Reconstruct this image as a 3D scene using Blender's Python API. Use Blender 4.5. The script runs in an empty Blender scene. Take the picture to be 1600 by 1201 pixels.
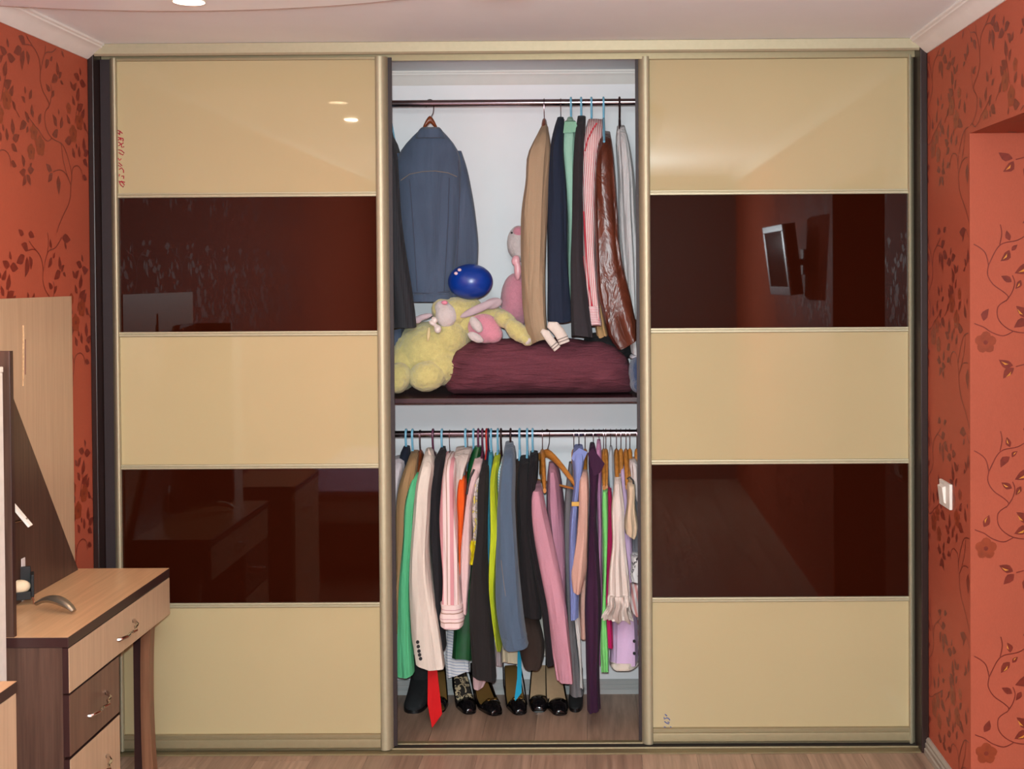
import bpy, bmesh, math, random
import numpy as np
from mathutils import Vector, Matrix, Euler
from math import sin, cos, pi, radians

S = bpy.context.scene
C = S.collection
random.seed(7)

# ------------------------------------------------------------------ camera, world, lights, exposure
F_PX, D_CAM, Z_CAM = 1955.0, 4.4, 1.677
ROLL, YAW, PITCH = 0.0064, 0.0054, 0.0155
CX, CY = 919.69, 462.38                    # principal point in the 1600 x 1201 frame (shifted lens)
_F = Vector((-sin(YAW) * cos(PITCH), cos(YAW) * cos(PITCH), -sin(PITCH)))
_r = Vector((cos(YAW), sin(YAW), 0.0))
_u = _r.cross(_F)
CR = _r * cos(ROLL) - _u * sin(ROLL)
CU = _u * cos(ROLL) + _r * sin(ROLL)
CAM = Vector((0, -D_CAM, Z_CAM))
cam_d = bpy.data.cameras.new('camera')
cam = bpy.data.objects.new('camera', cam_d)
C.objects.link(cam)
m3 = Matrix((CR, CU, -_F)).transposed()
cam.matrix_world = Matrix.Translation(CAM) @ m3.to_4x4()
cam_d.sensor_fit = 'HORIZONTAL'
cam_d.sensor_width = 36.0
cam_d.lens = F_PX / 1600.0 * 36.0
cam_d.shift_x = (800 - CX) / 1600.0
cam_d.shift_y = (CY - 600.5) / 1600.0
cam_d.clip_start = 0.02
S.camera = cam

w = bpy.data.worlds.new('world')
S.world = w
w.use_nodes = True
w.node_tree.nodes['Background'].inputs[0].default_value = (0.9, 0.85, 0.8, 1)
w.node_tree.nodes['Background'].inputs[1].default_value = 0.02

S.view_settings.view_transform = 'Standard'
S.view_settings.look = 'None'
S.view_settings.exposure = 0.0
S.view_settings.gamma = 1.0
S.view_settings.use_curve_mapping = False

FLASH_W, SPOT_W, FILL_W = 420.0, 5.0, 60.0
fl = bpy.data.lights.new('camera_flash', 'POINT')
fl.energy = FLASH_W
fl.color = (0.87, 1.0, 1.03)
fl.shadow_soft_size = 0.022
flo = bpy.data.objects.new('camera_flash', fl)
flo.location = (-0.01, -D_CAM - 0.01, Z_CAM + 0.07)
C.objects.link(flo)


def P(x, y, Y):
    d = _F * F_PX + CR * (x - CX) - CU * (y - CY)
    return CAM + d * ((Y - CAM.y) / d.y)


def PX(x, y, X):
    d = _F * F_PX + CR * (x - CX) - CU * (y - CY)
    return CAM + d * ((X - CAM.x) / d.x)


def PZ(x, y, Z):
    d = _F * F_PX + CR * (x - CX) - CU * (y - CY)
    return CAM + d * ((Z - CAM.z) / d.z)


# ------------------------------------------------------------------ mesh helpers
class MB:
    def __init__(s):
        s.v, s.f, s.m = [], [], []

    def poly(s, pts, m=0):
        b = len(s.v)
        s.v += [tuple(p) for p in pts]
        s.f.append(list(range(b, b + len(pts))))
        s.m.append(m)
        return s

    def box(s, a, b, m=0):
        x0, x1 = sorted((a[0], b[0])); y0, y1 = sorted((a[1], b[1])); z0, z1 = sorted((a[2], b[2]))
        n = len(s.v)
        s.v += [(x0, y0, z0), (x1, y0, z0), (x1, y1, z0), (x0, y1, z0), (x0, y0, z1), (x1, y0, z1), (x1, y1, z1), (x0, y1, z1)]
        for q in ((3, 2, 1, 0), (4, 5, 6, 7), (0, 1, 5, 4), (1, 2, 6, 5), (2, 3, 7, 6), (3, 0, 4, 7)):
            s.f.append([n + i for i in q]); s.m.append(m)
        return s

    def loft(s, rings, cap=True, closed=True, m=0):
        n = len(s.v); k = len(rings[0])
        for r in rings:
            s.v += [tuple(p) for p in r]
        for i in range(len(rings) - 1):
            for j in range(k if closed else k - 1):
                a = n + i * k + j; b = n + i * k + (j + 1) % k
                s.f.append([a, b, b + k, a + k]); s.m.append(m)
        if cap and closed:
            s.f.append([n + j for j in range(k)][::-1]); s.m.append(m)
            s.f.append([n + (len(rings) - 1) * k + j for j in range(k)]); s.m.append(m)
        return s

    def tube(s, pts, r, seg=8, m=0, sx=1.0):
        pts = [Vector(p) for p in pts]
        rs = r if isinstance(r, (list, tuple)) else [r] * len(pts)
        rings = []; up = None
        for i, p in enumerate(pts):
            t = (pts[min(i + 1, len(pts) - 1)] - pts[max(i - 1, 0)]).normalized()
            if up is None:
                a = Vector((0, 0, 1)) if abs(t.z) < .9 else Vector((1, 0, 0))
                up = (a - t * a.dot(t)).normalized()
            else:
                up = (up - t * up.dot(t)).normalized()
            b = t.cross(up)
            rings.append([p + (up * cos(2 * pi * j / seg) + b * sin(2 * pi * j / seg) * sx) * rs[i] for j in range(seg)])
        return s.loft(rings, m=m)

    def prism(s, prof, fn, a, b, m=0):
        return s.loft([[fn(p, a) for p in prof], [fn(p, b) for p in prof]], m=m)

    def ell(s, c, r, rot=None, seg=20, rings=12, m=0):
        c = Vector(c); R = rot if rot is not None else Matrix.Identity(3)
        rr = []
        for i in range(rings + 1):
            ph = -pi / 2 + pi * i / rings
            q = max(cos(ph), 0.02)
            rr.append([c + R @ Vector((r[0] * q * cos(2 * pi * j / seg), r[1] * q * sin(2 * pi * j / seg), r[2] * sin(ph))) for j in range(seg)])
        return s.loft(rr, m=m)

    def disc(s, c, n, r, h, seg=16, m=0):
        c = Vector(c); n = Vector(n).normalized()
        return s.tube([c, c + n * h], r, seg, m)


def empty(name, loc, label=None, cat=None, group=None, kind=None):
    o = bpy.data.objects.new(name, None)
    o.empty_display_size = 0.05
    o.location = loc
    C.objects.link(o)
    tag(o, label, cat, group, kind)
    return o


def tag(o, label=None, cat=None, group=None, kind=None):
    if label: o['label'] = label
    if cat: o['category'] = cat
    if group: o['group'] = group
    if kind: o['kind'] = kind
    return o


def wloc(o):
    l = Vector(o.location)
    while o.parent:
        o = o.parent; l += Vector(o.location)
    return l


def obj(name, mb, mat, parent=None, smooth=True, bevel=0, origin=None, angle=40):
    """mesh given in world coordinates; origin of the object at its parent's origin (or at `origin`)"""
    me = bpy.data.meshes.new(name)
    base = wloc(parent) if parent else Vector((0, 0, 0))
    org = Vector(origin) if origin is not None else base
    me.from_pydata([tuple(Vector(v) - org) for v in mb.v], [], mb.f)
    mats = mat if isinstance(mat, (list, tuple)) else [mat]
    for q in mats:
        me.materials.append(q)
    if len(mats) > 1:
        me.polygons.foreach_set('material_index', mb.m)
    bm = bmesh.new(); bm.from_mesh(me)
    bmesh.ops.recalc_face_normals(bm, faces=bm.faces)
    if smooth:
        for f in bm.faces: f.smooth = True
        ca = radians(angle)
        for e in bm.edges:
            if len(e.link_faces) == 2 and e.calc_face_angle(0) > ca:
                e.smooth = False
    bm.to_mesh(me); bm.free()
    o = bpy.data.objects.new(name, me)
    C.objects.link(o)
    o.location = org - base
    if parent: o.parent = parent
    if bevel:
        b = o.modifiers.new('bevel', 'BEVEL')
        b.width = bevel; b.segments = 2; b.limit_method = 'ANGLE'; b.angle_limit = radians(50)
    return o


# ------------------------------------------------------------------ materials
def lin(c):
    o = []
    for q in c[:3]:
        q = q / 255.0
        o.append(q / 12.92 if q <= 0.04045 else ((q + 0.055) / 1.055) ** 2.4)
    return (*o, 1.0)


MATS = {}


class N:
    def __init__(s, name):
        s.mat = bpy.data.materials.new(name)
        s.mat.use_nodes = True
        s.t = s.mat.node_tree
        s.b = s.t.nodes['Principled BSDF']
        s.tc = s.t.nodes.new('ShaderNodeTexCoord')

    def new(s, ty, **kw):
        n = s.t.nodes.new(ty)
        for k, v in kw.items():
            setattr(n, k, v)
        return n

    def link(s, a, b):
        s.t.links.new(a, b)

    def mapping(s, scale, src='Object', rot=(0, 0, 0)):
        m = s.new('ShaderNodeMapping')
        m.inputs['Scale'].default_value = scale
        m.inputs['Rotation'].default_value = rot
        s.link(s.tc.outputs[src], m.inputs['Vector'])
        return m.outputs['Vector']

    def noise(s, vec, scale, detail=3, rough=.5, dist=0):
        n = s.new('ShaderNodeTexNoise')
        n.inputs['Scale'].default_value = scale
        n.inputs['Detail'].default_value = detail
        n.inputs['Roughness'].default_value = rough
        n.inputs['Distortion'].default_value = dist
        s.link(vec, n.inputs['Vector'])
        return n.outputs['Fac']

    def ramp(s, fac, stops, interp='LINEAR'):
        r = s.new('ShaderNodeValToRGB')
        r.color_ramp.interpolation = interp
        e = r.color_ramp.elements
        while len(e) > 1: e.remove(e[-1])
        e[0].position = stops[0][0]; e[0].color = stops[0][1]
        for p, c in stops[1:]:
            q = e.new(p); q.color = c
        s.link(fac, r.inputs['Fac'])
        return r.outputs['Color']

    def mix(s, fac, a, b, mode='MIX'):
        m = s.new('ShaderNodeMix', data_type='RGBA', blend_type=mode)
        for i, v in ((0, fac), (6, a), (7, b)):
            if hasattr(v, 'is_linked'): s.link(v, m.inputs[i])
            else: m.inputs[i].default_value = v
        return m.outputs[2]

    def math(s, op, a, b=None):
        m = s.new('ShaderNodeMath', operation=op)
        for i, v in enumerate((a, b)):
            if v is None: continue
            if hasattr(v, 'is_linked'): s.link(v, m.inputs[i])
            else: m.inputs[i].default_value = v
        return m.outputs[0]

    def bump(s, h, strength=.2, dist=.002):
        b = s.new('ShaderNodeBump')
        b.inputs['Strength'].default_value = strength
        b.inputs['Distance'].default_value = dist
        s.link(h, b.inputs['Height'])
        s.link(b.outputs['Normal'], s.b.inputs['Normal'])

    def set(s, **kw):
        for k, v in kw.items():
            i = s.b.inputs[k.replace('_', ' ')]
            if hasattr(v, 'is_linked'): s.link(v, i)
            else: i.default_value = v
        return s


def sc(c, k):
    return (min(c[0] * k, 1), min(c[1] * k, 1), min(c[2] * k, 1), 1)


def plain(name, col, rough=.5, metal=0, var=.06, scale=30, bump=0, spec=.5, coat=0, sheen=0):
    if name in MATS: return MATS[name]
    n = N(name); c = lin(col)
    f = n.noise(n.mapping((1, 1, 1)), scale, 3)
    n.set(Base_Color=n.ramp(f, [(.3, sc(c, 1 - var)), (.7, sc(c, 1 + var))]), Roughness=rough, Metallic=metal, Coat_Weight=coat)
    n.b.inputs['Specular IOR Level'].default_value = spec
    if sheen:
        n.set(Sheen_Weight=sheen, Sheen_Roughness=.5)
    if bump: n.bump(f, bump, .003)
    MATS[name] = n.mat
    return n.mat


def fabric(name, col, rough=.85, weave=900, fold=.5, spec=.25, sheen=.03, var=.10):
    """woven cloth: fine weave bump, soft creases running down the cloth, slight tone variation"""
    if name in MATS: return MATS[name]
    n = N(name); c = lin(col)
    big = n.noise(n.mapping((17, 17, 2.6)), 1.0, 2.5, .5, .7)
    fine = n.noise(n.mapping((1, 1, 1)), weave, 1)
    n.set(Base_Color=n.mix(.25, n.ramp(big, [(.3, sc(c, 1 - var)), (.7, sc(c, 1 + var))]), n.ramp(fine, [(.3, sc(c, .8)), (.7, sc(c, 1.2))])),
          Roughness=rough, Sheen_Weight=sheen)
    n.b.inputs['Specular IOR Level'].default_value = spec
    h = n.math('ADD', n.math('MULTIPLY', big, 1.0), n.math('MULTIPLY', fine, .05))
    n.bump(h, fold * 1.6, .02)
    MATS[name] = n.mat
    return n.mat


def striped(name, stops, freq, axis='X', rough=.8, fold=.4, warp=.15, slant=0.0, spec=.25):
    """printed stripes: stops = [(position in period, colour)], constant steps"""
    if name in MATS: return MATS[name]
    n = N(name)
    sep = n.new('ShaderNodeSeparateXYZ')
    n.link(n.tc.outputs['Object'], sep.inputs[0])
    big = n.noise(n.mapping((17, 17, 2.6)), 1.0, 2.5, .5, .5)
    v = sep.outputs[axis]
    if slant:
        v = n.math('ADD', v, n.math('MULTIPLY', sep.outputs['Z' if axis == 'X' else 'X'], slant))
    v = n.math('ADD', n.math('MULTIPLY', v, freq), n.math('MULTIPLY', big, warp))
    v = n.math('FRACT', v)
    n.set(Base_Color=n.ramp(v, [(p, lin(c)) for p, c in stops], 'CONSTANT'), Roughness=rough, Sheen_Weight=.03)
    n.b.inputs['Specular IOR Level'].default_value = spec
    n.bump(big, fold, .02)
    MATS[name] = n.mat
    return n.mat


def blotch(name, cols, scale, rough=.7, spec=.3):
    if name in MATS: return MATS[name]
    n = N(name)
    f = n.noise(n.mapping((1, 1, 1)), scale, 2, .5, .8)
    n.set(Base_Color=n.ramp(f, [(p, lin(c)) for p, c in cols], 'CONSTANT'), Roughness=rough)
    n.b.inputs['Specular IOR Level'].default_value = spec
    MATS[name] = n.mat
    return n.mat


def wood(name, c0, c1, axis='Z', rough=.45, scale=1.0, rand=0.0, spec=.4, dist=1.2, bump=.05):
    if name in MATS: return MATS[name]
    n = N(name)
    st = {'X': (1.2, 28, 28), 'Y': (28, 1.2, 28), 'Z': (28, 28, 1.2)}[axis]
    v = n.mapping(tuple(k * scale for k in st))
    if rand:
        oi = n.new('ShaderNodeObjectInfo')
        add = n.new('ShaderNodeVectorMath', operation='ADD')
        cmb = n.new('ShaderNodeCombineXYZ')
        n.link(n.math('MULTIPLY', oi.outputs['Random'], 57.0), cmb.inputs[0])
        n.link(n.math('MULTIPLY', oi.outputs['Random'], 31.0), cmb.inputs[1])
        n.link(v, add.inputs[0]); n.link(cmb.outputs[0], add.inputs[1])
        v = add.outputs[0]
    f1 = n.noise(v, 1.0, 5, .6, dist)
    f2 = n.noise(v, 4.0, 3, .6, .3)
    a, b = lin(c0), lin(c1)
    col = n.mix(.35, n.ramp(f1, [(.3, a), (.7, b)]), n.ramp(f2, [(.35, sc(a, .9)), (.65, sc(b, 1.05))]))
    if rand:
        k = n.math('ADD', n.math('MULTIPLY', oi.outputs['Random'], 2 * rand), 1 - rand)
        cc = n.new('ShaderNodeCombineXYZ')
        for i in range(3): n.link(k, cc.inputs[i])
        col = n.mix(1.0, col, cc.outputs[0], 'MULTIPLY')
    n.set(Base_Color=col, Roughness=rough)
    n.b.inputs['Specular IOR Level'].default_value = spec
    n.bump(f1, bump, .002)
    MATS[name] = n.mat
    return n.mat


def glossy_panel(name, col, rough=.03, spec=.36, dust=0.0):
    n = N(name); c = lin(col)
    f = n.noise(n.mapping((1, 1, 1)), 1.5, 2)
    n.set(Base_Color=n.ramp(f, [(.3, sc(c, .97)), (.7, sc(c, 1.03))]), Roughness=rough)
    n.b.inputs['Specular IOR Level'].default_value = spec
    return n.mat


M_CREAM = glossy_panel('cream_lacquered_glass', (178, 161, 123))
M_BROWN = glossy_panel('brown_lacquered_glass', (40, 11, 4), .02, .3)
M_CHAMP = plain('champagne_aluminium', (178, 168, 140), .52, 0.5, .03, 60)
M_CHAMPF = plain('champagne_aluminium_flat', (158, 144, 112), .45, 0.55, .03, 60)
M_WENGE = wood('wenge_panel', (30, 16, 14), (46, 26, 22), 'Z', .4)
M_GASKET = plain('dark_brush_seal', (38, 24, 26), .6)
M_WHITEW = plain('white_painted_wall', (238, 236, 238), .8, 0, .015, 6, .03)
M_CEIL = plain('matt_ceiling', (236, 240, 242), .75, 0, .015, 5)
M_CEIL2 = plain('satin_stretch_ceiling', (240, 246, 248), .4, 0, .01, 5)
M_TRIMLINE = plain('ceiling_edge_trim', (128, 92, 84), .5)
M_CORN = plain('white_cornice', (226, 220, 214), .6, 0, .02, 20)
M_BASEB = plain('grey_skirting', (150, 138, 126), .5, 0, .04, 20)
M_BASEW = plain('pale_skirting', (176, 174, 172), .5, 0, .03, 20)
M_PLANK = wood('laminate_plank', (118, 92, 76), (172, 140, 118), 'Y', .38, .55, .12, .4, 1.8)
M_SUB = plain('underlay', (60, 48, 40), .8)
M_LIGHTW = wood('pale_oak_laminate', (178, 148, 118), (194, 162, 132), 'Z', .4, .8)
M_TOPW = wood('pale_oak_top', (190, 144, 104), (212, 166, 124), 'Y', .3, .8)
M_DARKW = wood('dark_ash_laminate', (60, 40, 32), (92, 66, 54), 'Z', .42, 1.0)
M_EDGE = plain('dark_edge_band', (52, 28, 26), .4)
M_CHROME = plain('chrome', (205, 200, 195), .14, 1.0, .02)
M_RAIL = plain('dark_chrome_rail', (150, 132, 138), .2, 1.0, .02)
M_BLACKP = plain('black_plastic', (14, 12, 14), .4)
M_BUTTON = plain('dark_button', (20, 18, 20), .7)
M_WHITEP = plain('white_plastic', (222, 214, 204), .4)
M_GREYP = plain('grey_plastic', (120, 112, 108), .4)
M_SILVERP = plain('silver_plastic', (196, 192, 196), .35, .3)


def wallpaper_mat():
    n = N('coral_wallpaper')
    f = n.noise(n.mapping((1, 1, 1)), 2.2, 3)
    emb = n.noise(n.mapping((1, 1, .35)), 420, 2)
    c = lin((168, 82, 60))
    n.set(Base_Color=n.mix(.18, n.ramp(f, [(.3, sc(c, .95)), (.7, sc(c, 1.06))]), n.ramp(emb, [(.3, sc(c, .8)), (.7, sc(c, 1.2))])), Roughness=.62)
    n.b.inputs['Specular IOR Level'].default_value = .18
    n.bump(emb, .25, .001)
    return n.mat


M_WP = wallpaper_mat()
M_LEAF = plain('wallpaper_leaf_ink', (116, 38, 22), .5, 0, .18, 60)
M_FLOWER = plain('wallpaper_flower_ink', (136, 54, 24), .5, 0, .15, 40)
M_GOLD = plain('wallpaper_gold_glint', (214, 140, 60), .35, .2, .1, 80)  # painted glint of the metallic ink

# ------------------------------------------------------------------ room shell
XL = P(139, 300, -0.03).x + 0.0
XR = P(1449.5, 300, -0.03).x
ZC = 2.500
YB = 0.62              # closet back wall
YR = -5.8              # wall behind the camera
Y_D0 = PX(1515.5, 400, XR).y        # far jamb of the doorway in the right wall
Y_D1 = -1.62
Z_D = PX(1515.5, 208, XR).z
XP = XR + 1.0          # far side of the passage

fl_root = empty('floor', (0, 0, 0), kind='structure')
obj('subfloor', MB().box((XL - .1, YR - .1, -.06), (XP + .1, YB + .1, -.011)), M_SUB, fl_root, False)
PW = 0.192
ncol = int((XP - XL) / PW) + 1
plank_mesh = None
rows_cut = [0.10, -0.42, 0.42, -0.16, 0.30]
for i in range(ncol):
    x0 = XL + i * PW
    y = YB
    k = 0
    first = 0.35 + ((i * 0.47) % 1.0) * 0.85
    while y > YR:
        L = first if k == 0 else 1.285
        y1 = max(y - L, YR)
        if plank_mesh is None:
            mb = MB().box((-PW / 2 + .0005, -.5, -.011), (PW / 2 - .0005, .5, 0))
            o = obj('plank', mb, M_PLANK, fl_root, False)
            plank_mesh = o.data
        else:
            o = bpy.data.objects.new('plank', plank_mesh)
            C.objects.link(o); o.parent = fl_root
        o.location = (x0 + PW / 2, (y + y1) / 2, 0)
        o.scale = (1, (y - y1) - .001, 1)
        y = y1; k += 1

tag(obj('ceiling', MB().box((XL - .1, YR - .1, ZC), (XP + .1, YB + .1, ZC + .1)), M_CEIL, None, False), kind='structure')
# lower satin ceiling level with a curved front edge
zc2 = ZC - .035
p3 = [PZ(0, 9, zc2), PZ(300, 17, zc2), PZ(620, 0, zc2)]
ax, ay = p3[0].x, p3[0].y; bx_, by_ = p3[1].x, p3[1].y; cx_, cy_ = p3[2].x, p3[2].y
dd = 2 * (ax * (by_ - cy_) + bx_ * (cy_ - ay) + cx_ * (ay - by_))
ux = ((ax**2 + ay**2) * (by_ - cy_) + (bx_**2 + by_**2) * (cy_ - ay) + (cx_**2 + cy_**2) * (ay - by_)) / dd
uy = ((ax**2 + ay**2) * (cx_ - bx_) + (bx_**2 + by_**2) * (ax - cx_) + (cx_**2 + cy_**2) * (bx_ - ax)) / dd
rad = math.hypot(ax - ux, ay - uy)
edge = []
for i in range(41):
    x = XL + .001 + (min(XR - .001, ux + rad * .93) - XL) * i / 40
    edge.append((x, uy + math.sqrt(max(rad**2 - (x - ux)**2, 0))))
outline = edge + [(edge[-1][0], YR + .001), (XL + .001, YR + .001)]
mb = MB().loft([[(x, y, zc2) for x, y in outline], [(x, y, ZC + .001) for x, y in outline]])
low_c = tag(obj('ceiling_lower', mb, M_CEIL2, None, True, angle=30), kind='structure')
mb = MB().tube([(x, y + .003, zc2 + .004) for x, y in edge], .004, 6)
obj('edge_trim', mb, M_TRIMLINE, low_c)

wl = tag(obj('wall_left', MB().box((XL - .1, YR - .1, -.06), (XL, YB + .1, ZC + .05)), M_WP, None, False), kind='structure')
mbw = MB()
mbw.box((XR, Y_D0, -.06), (XP + .1, YB + .1, ZC + .05))
mbw.box((XR, Y_D1, Z_D), (XP + .1, Y_D0, ZC + .05))
mbw.box((XR, YR - .1, -.06), (XP + .1, Y_D1, ZC + .05))
mbw.box((XP, Y_D1, -.06), (XP + .1, Y_D0, Z_D))
wr = tag(obj('wall_right', mbw, M_WP, None, False), kind='structure')
wf = tag(obj('wall_front', MB().box((XL - .1, YR - .1, -.06), (XR + .1, YR, ZC + .05)), plain('grey_beige_wall', (78, 70, 64), .8), None, False), kind='structure')
tag(obj('wall_back', MB().box((XL - .1, YB, -.06), (XR + .1, YB + .1, ZC + .05)), M_WHITEW, None, False), kind='structure')

# cornices (coved profile) : u = away from wall, v = down from ceiling
cprof = [(0, 0), (.062, 0), (.062, .007), (.055, .010), (.054, .015), (.044, .019), (.033, .028), (.022, .039), (.012, .048), (.004, .054), (0, .054)]
obj_c = obj('trim_1', MB().prism(cprof, lambda p, t: (XL + p[0], t, ZC - p[1]), YR, -.035), M_CORN, None, True, angle=35); tag(obj_c, kind='structure')
obj_c = obj('trim_2', MB().prism(cprof, lambda p, t: (XR - p[0], t, ZC - p[1]), YR, -.035), M_CORN, None, True, angle=35); tag(obj_c, kind='structure')
obj_c = obj('trim_3', MB().prism(cprof, lambda p, t: (t, YB - p[0] * .55, ZC - p[1]), XL, XR), M_CORN, None, True, angle=35); tag(obj_c, kind='structure')
bprof = [(0, 0), (.018, 0), (.018, .018), (.013, .021), (.015, .026), (.015, .036), (.011, .039), (.012, .048), (.006, .056), (0, .056)]
o = obj('baseboard_back', MB().prism(bprof, lambda p, t: (t, YB - p[0], p[1]), XL, XR), M_BASEW, None, True, angle=30); tag(o, kind='structure')
o = obj('baseboard_right', MB().prism(bprof, lambda p, t: (XR - p[0], t, p[1]), Y_D0, -.035), M_BASEB, None, True, angle=30); tag(o, kind='structure')
o = obj('baseboard_left', MB().prism(bprof, lambda p, t: (XL + p[0], t, p[1]), YR, -.035), M_BASEB, None, True, angle=30); tag(o, kind='structure')

# ------------------------------------------------------------------ wallpaper print (vine tile read off the left wall)
def cw(c):                                    # crop coordinate -> (y, z) on the left wall
    q = PX(c[0] / 4.287, 20 + c[1] / 4.287, XL)
    return (q.y, q.z)


LEAVES = [((170, 215), (130, 165)), ((145, 238), (100, 262)), ((160, 250), (150, 362)), ((178, 252), (186, 332)), ((140, 92), (110, 55)), ((170, 100), (205, 132)),
          ((328, 255), (320, 198)), ((398, 210), (446, 240)), ((413, 250), (425, 292)), ((328, 315), (308, 366)), ((334, 322), (347, 296)), ((5, 45), (45, 68)), ((8, 108), (42, 160)),
          ((385, 422), (380, 343)), ((388, 430), (352, 462)), ((393, 440), (410, 405)), ((403, 448), (420, 474)), ((337, 522), (312, 482)), ((362, 518), (350, 560)),
          ((532, 452), (500, 418)), ((532, 460), (568, 482)), ((488, 512), (472, 465)), ((490, 522), (508, 478)), ((540, 422), (533, 376)), ((514, 592), (526, 515)), ((502, 622), (488, 565)), ((513, 646), (548, 618)),
          ((95, 618), (74, 542)), ((112, 652), (76, 628)), ((97, 678), (70, 722)), ((168, 542), (165, 498)), ((168, 604), (145, 568)), ((193, 578), (208, 522)), ((222, 704), (214, 626)), ((192, 738), (170, 672)), ((260, 748), (272, 686)), ((178, 738), (140, 776)), ((187, 758), (176, 796)),
          ((392, 682), (390, 648)), ((380, 764), (356, 694)), ((404, 774), (412, 704)), ((388, 782), (354, 810)),
          ((160, 1034), (146, 964)), ((172, 1050), (136, 1062)), ((170, 1083), (152, 1146)), ((175, 1083), (200, 1146)), ((183, 1050), (220, 1048)), ((200, 1040), (212, 1012)),
          ((347, 1057), (314, 1018)), ((350, 1073), (326, 1124)), ((390, 1088), (392, 1196)), ((565, 934), (560, 852)), ((560, 958), (590, 936)), ((553, 988), (580, 1026)), ((502, 974), (488, 914)), ((516, 914), (510, 876)), ((553, 1088), (578, 1112)),
          ((15, 962), (8, 876)), ((20, 976), (62, 988)), ((62, 1082), (30, 1036)), ((540, 700), (560, 650)), ((470, 745), (450, 690)), ((575, 790), (560, 740)), ((12, 420), (45, 380)), ((6, 520), (28, 505)), ((10, 210), (36, 262)), ((480, 840), (440, 855)), ((535, 970), (530, 905)), ((30, 1150), (5, 1185)), ((105, 1190), (100, 1140))]
FLOWERS = [((225, 800), .024), ((268, 890), .030), ((208, 932), .024), ((460, 640), .017), ((530, 728), .028), ((490, 812), .028)]
STEMS = [[(470, 1230), (474, 1150), (478, 1080), (450, 960), (415, 880), (345, 838), (305, 760), (300, 670), (328, 625), (318, 585), (285, 520), (268, 450), (270, 390)],
         [(270, 390), (258, 300), (225, 235), (200, 215), (170, 212)], [(270, 390), (290, 300), (310, 265), (350, 262), (380, 230), (395, 205)],
         [(322, 640), (338, 590), (345, 530), (338, 480)], [(345, 838), (318, 860), (285, 830), (262, 790), (240, 765)], [(410, 870), (418, 960), (440, 1060), (472, 1150)],
         [(472, 1150), (440, 1080), (400, 1052), (355, 1065)], [(478, 1090), (490, 1035), (520, 1025), (545, 1060), (552, 1120)], [(240, 765), (205, 720), (185, 690)],
         [(225, 235), (190, 180), (175, 150)], [(300, 270), (305, 200), (300, 140)], [(130, 700), (100, 640), (90, 600)], [(470, 1230), (455, 1290), (425, 1350), (395, 1420), (380, 1470)], [(500, 740), (515, 640), (530, 560)]]
y00, z00 = cw((0, 0))
LW = [(cw(a), cw(b)) for a, b in LEAVES if cw(a)[0] > -.56]
FW = [(cw(a), r) for a, r in FLOWERS]
SW = [[cw(a) for a in s] for s in STEMS]
_k = [0]


def lift(base):                              # every printed piece gets its own hair-thin layer
    _k[0] = (_k[0] + 1) % 40
    return base + _k[0] * .02
PER_V, PER_U = 0.64, 0.53


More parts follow.
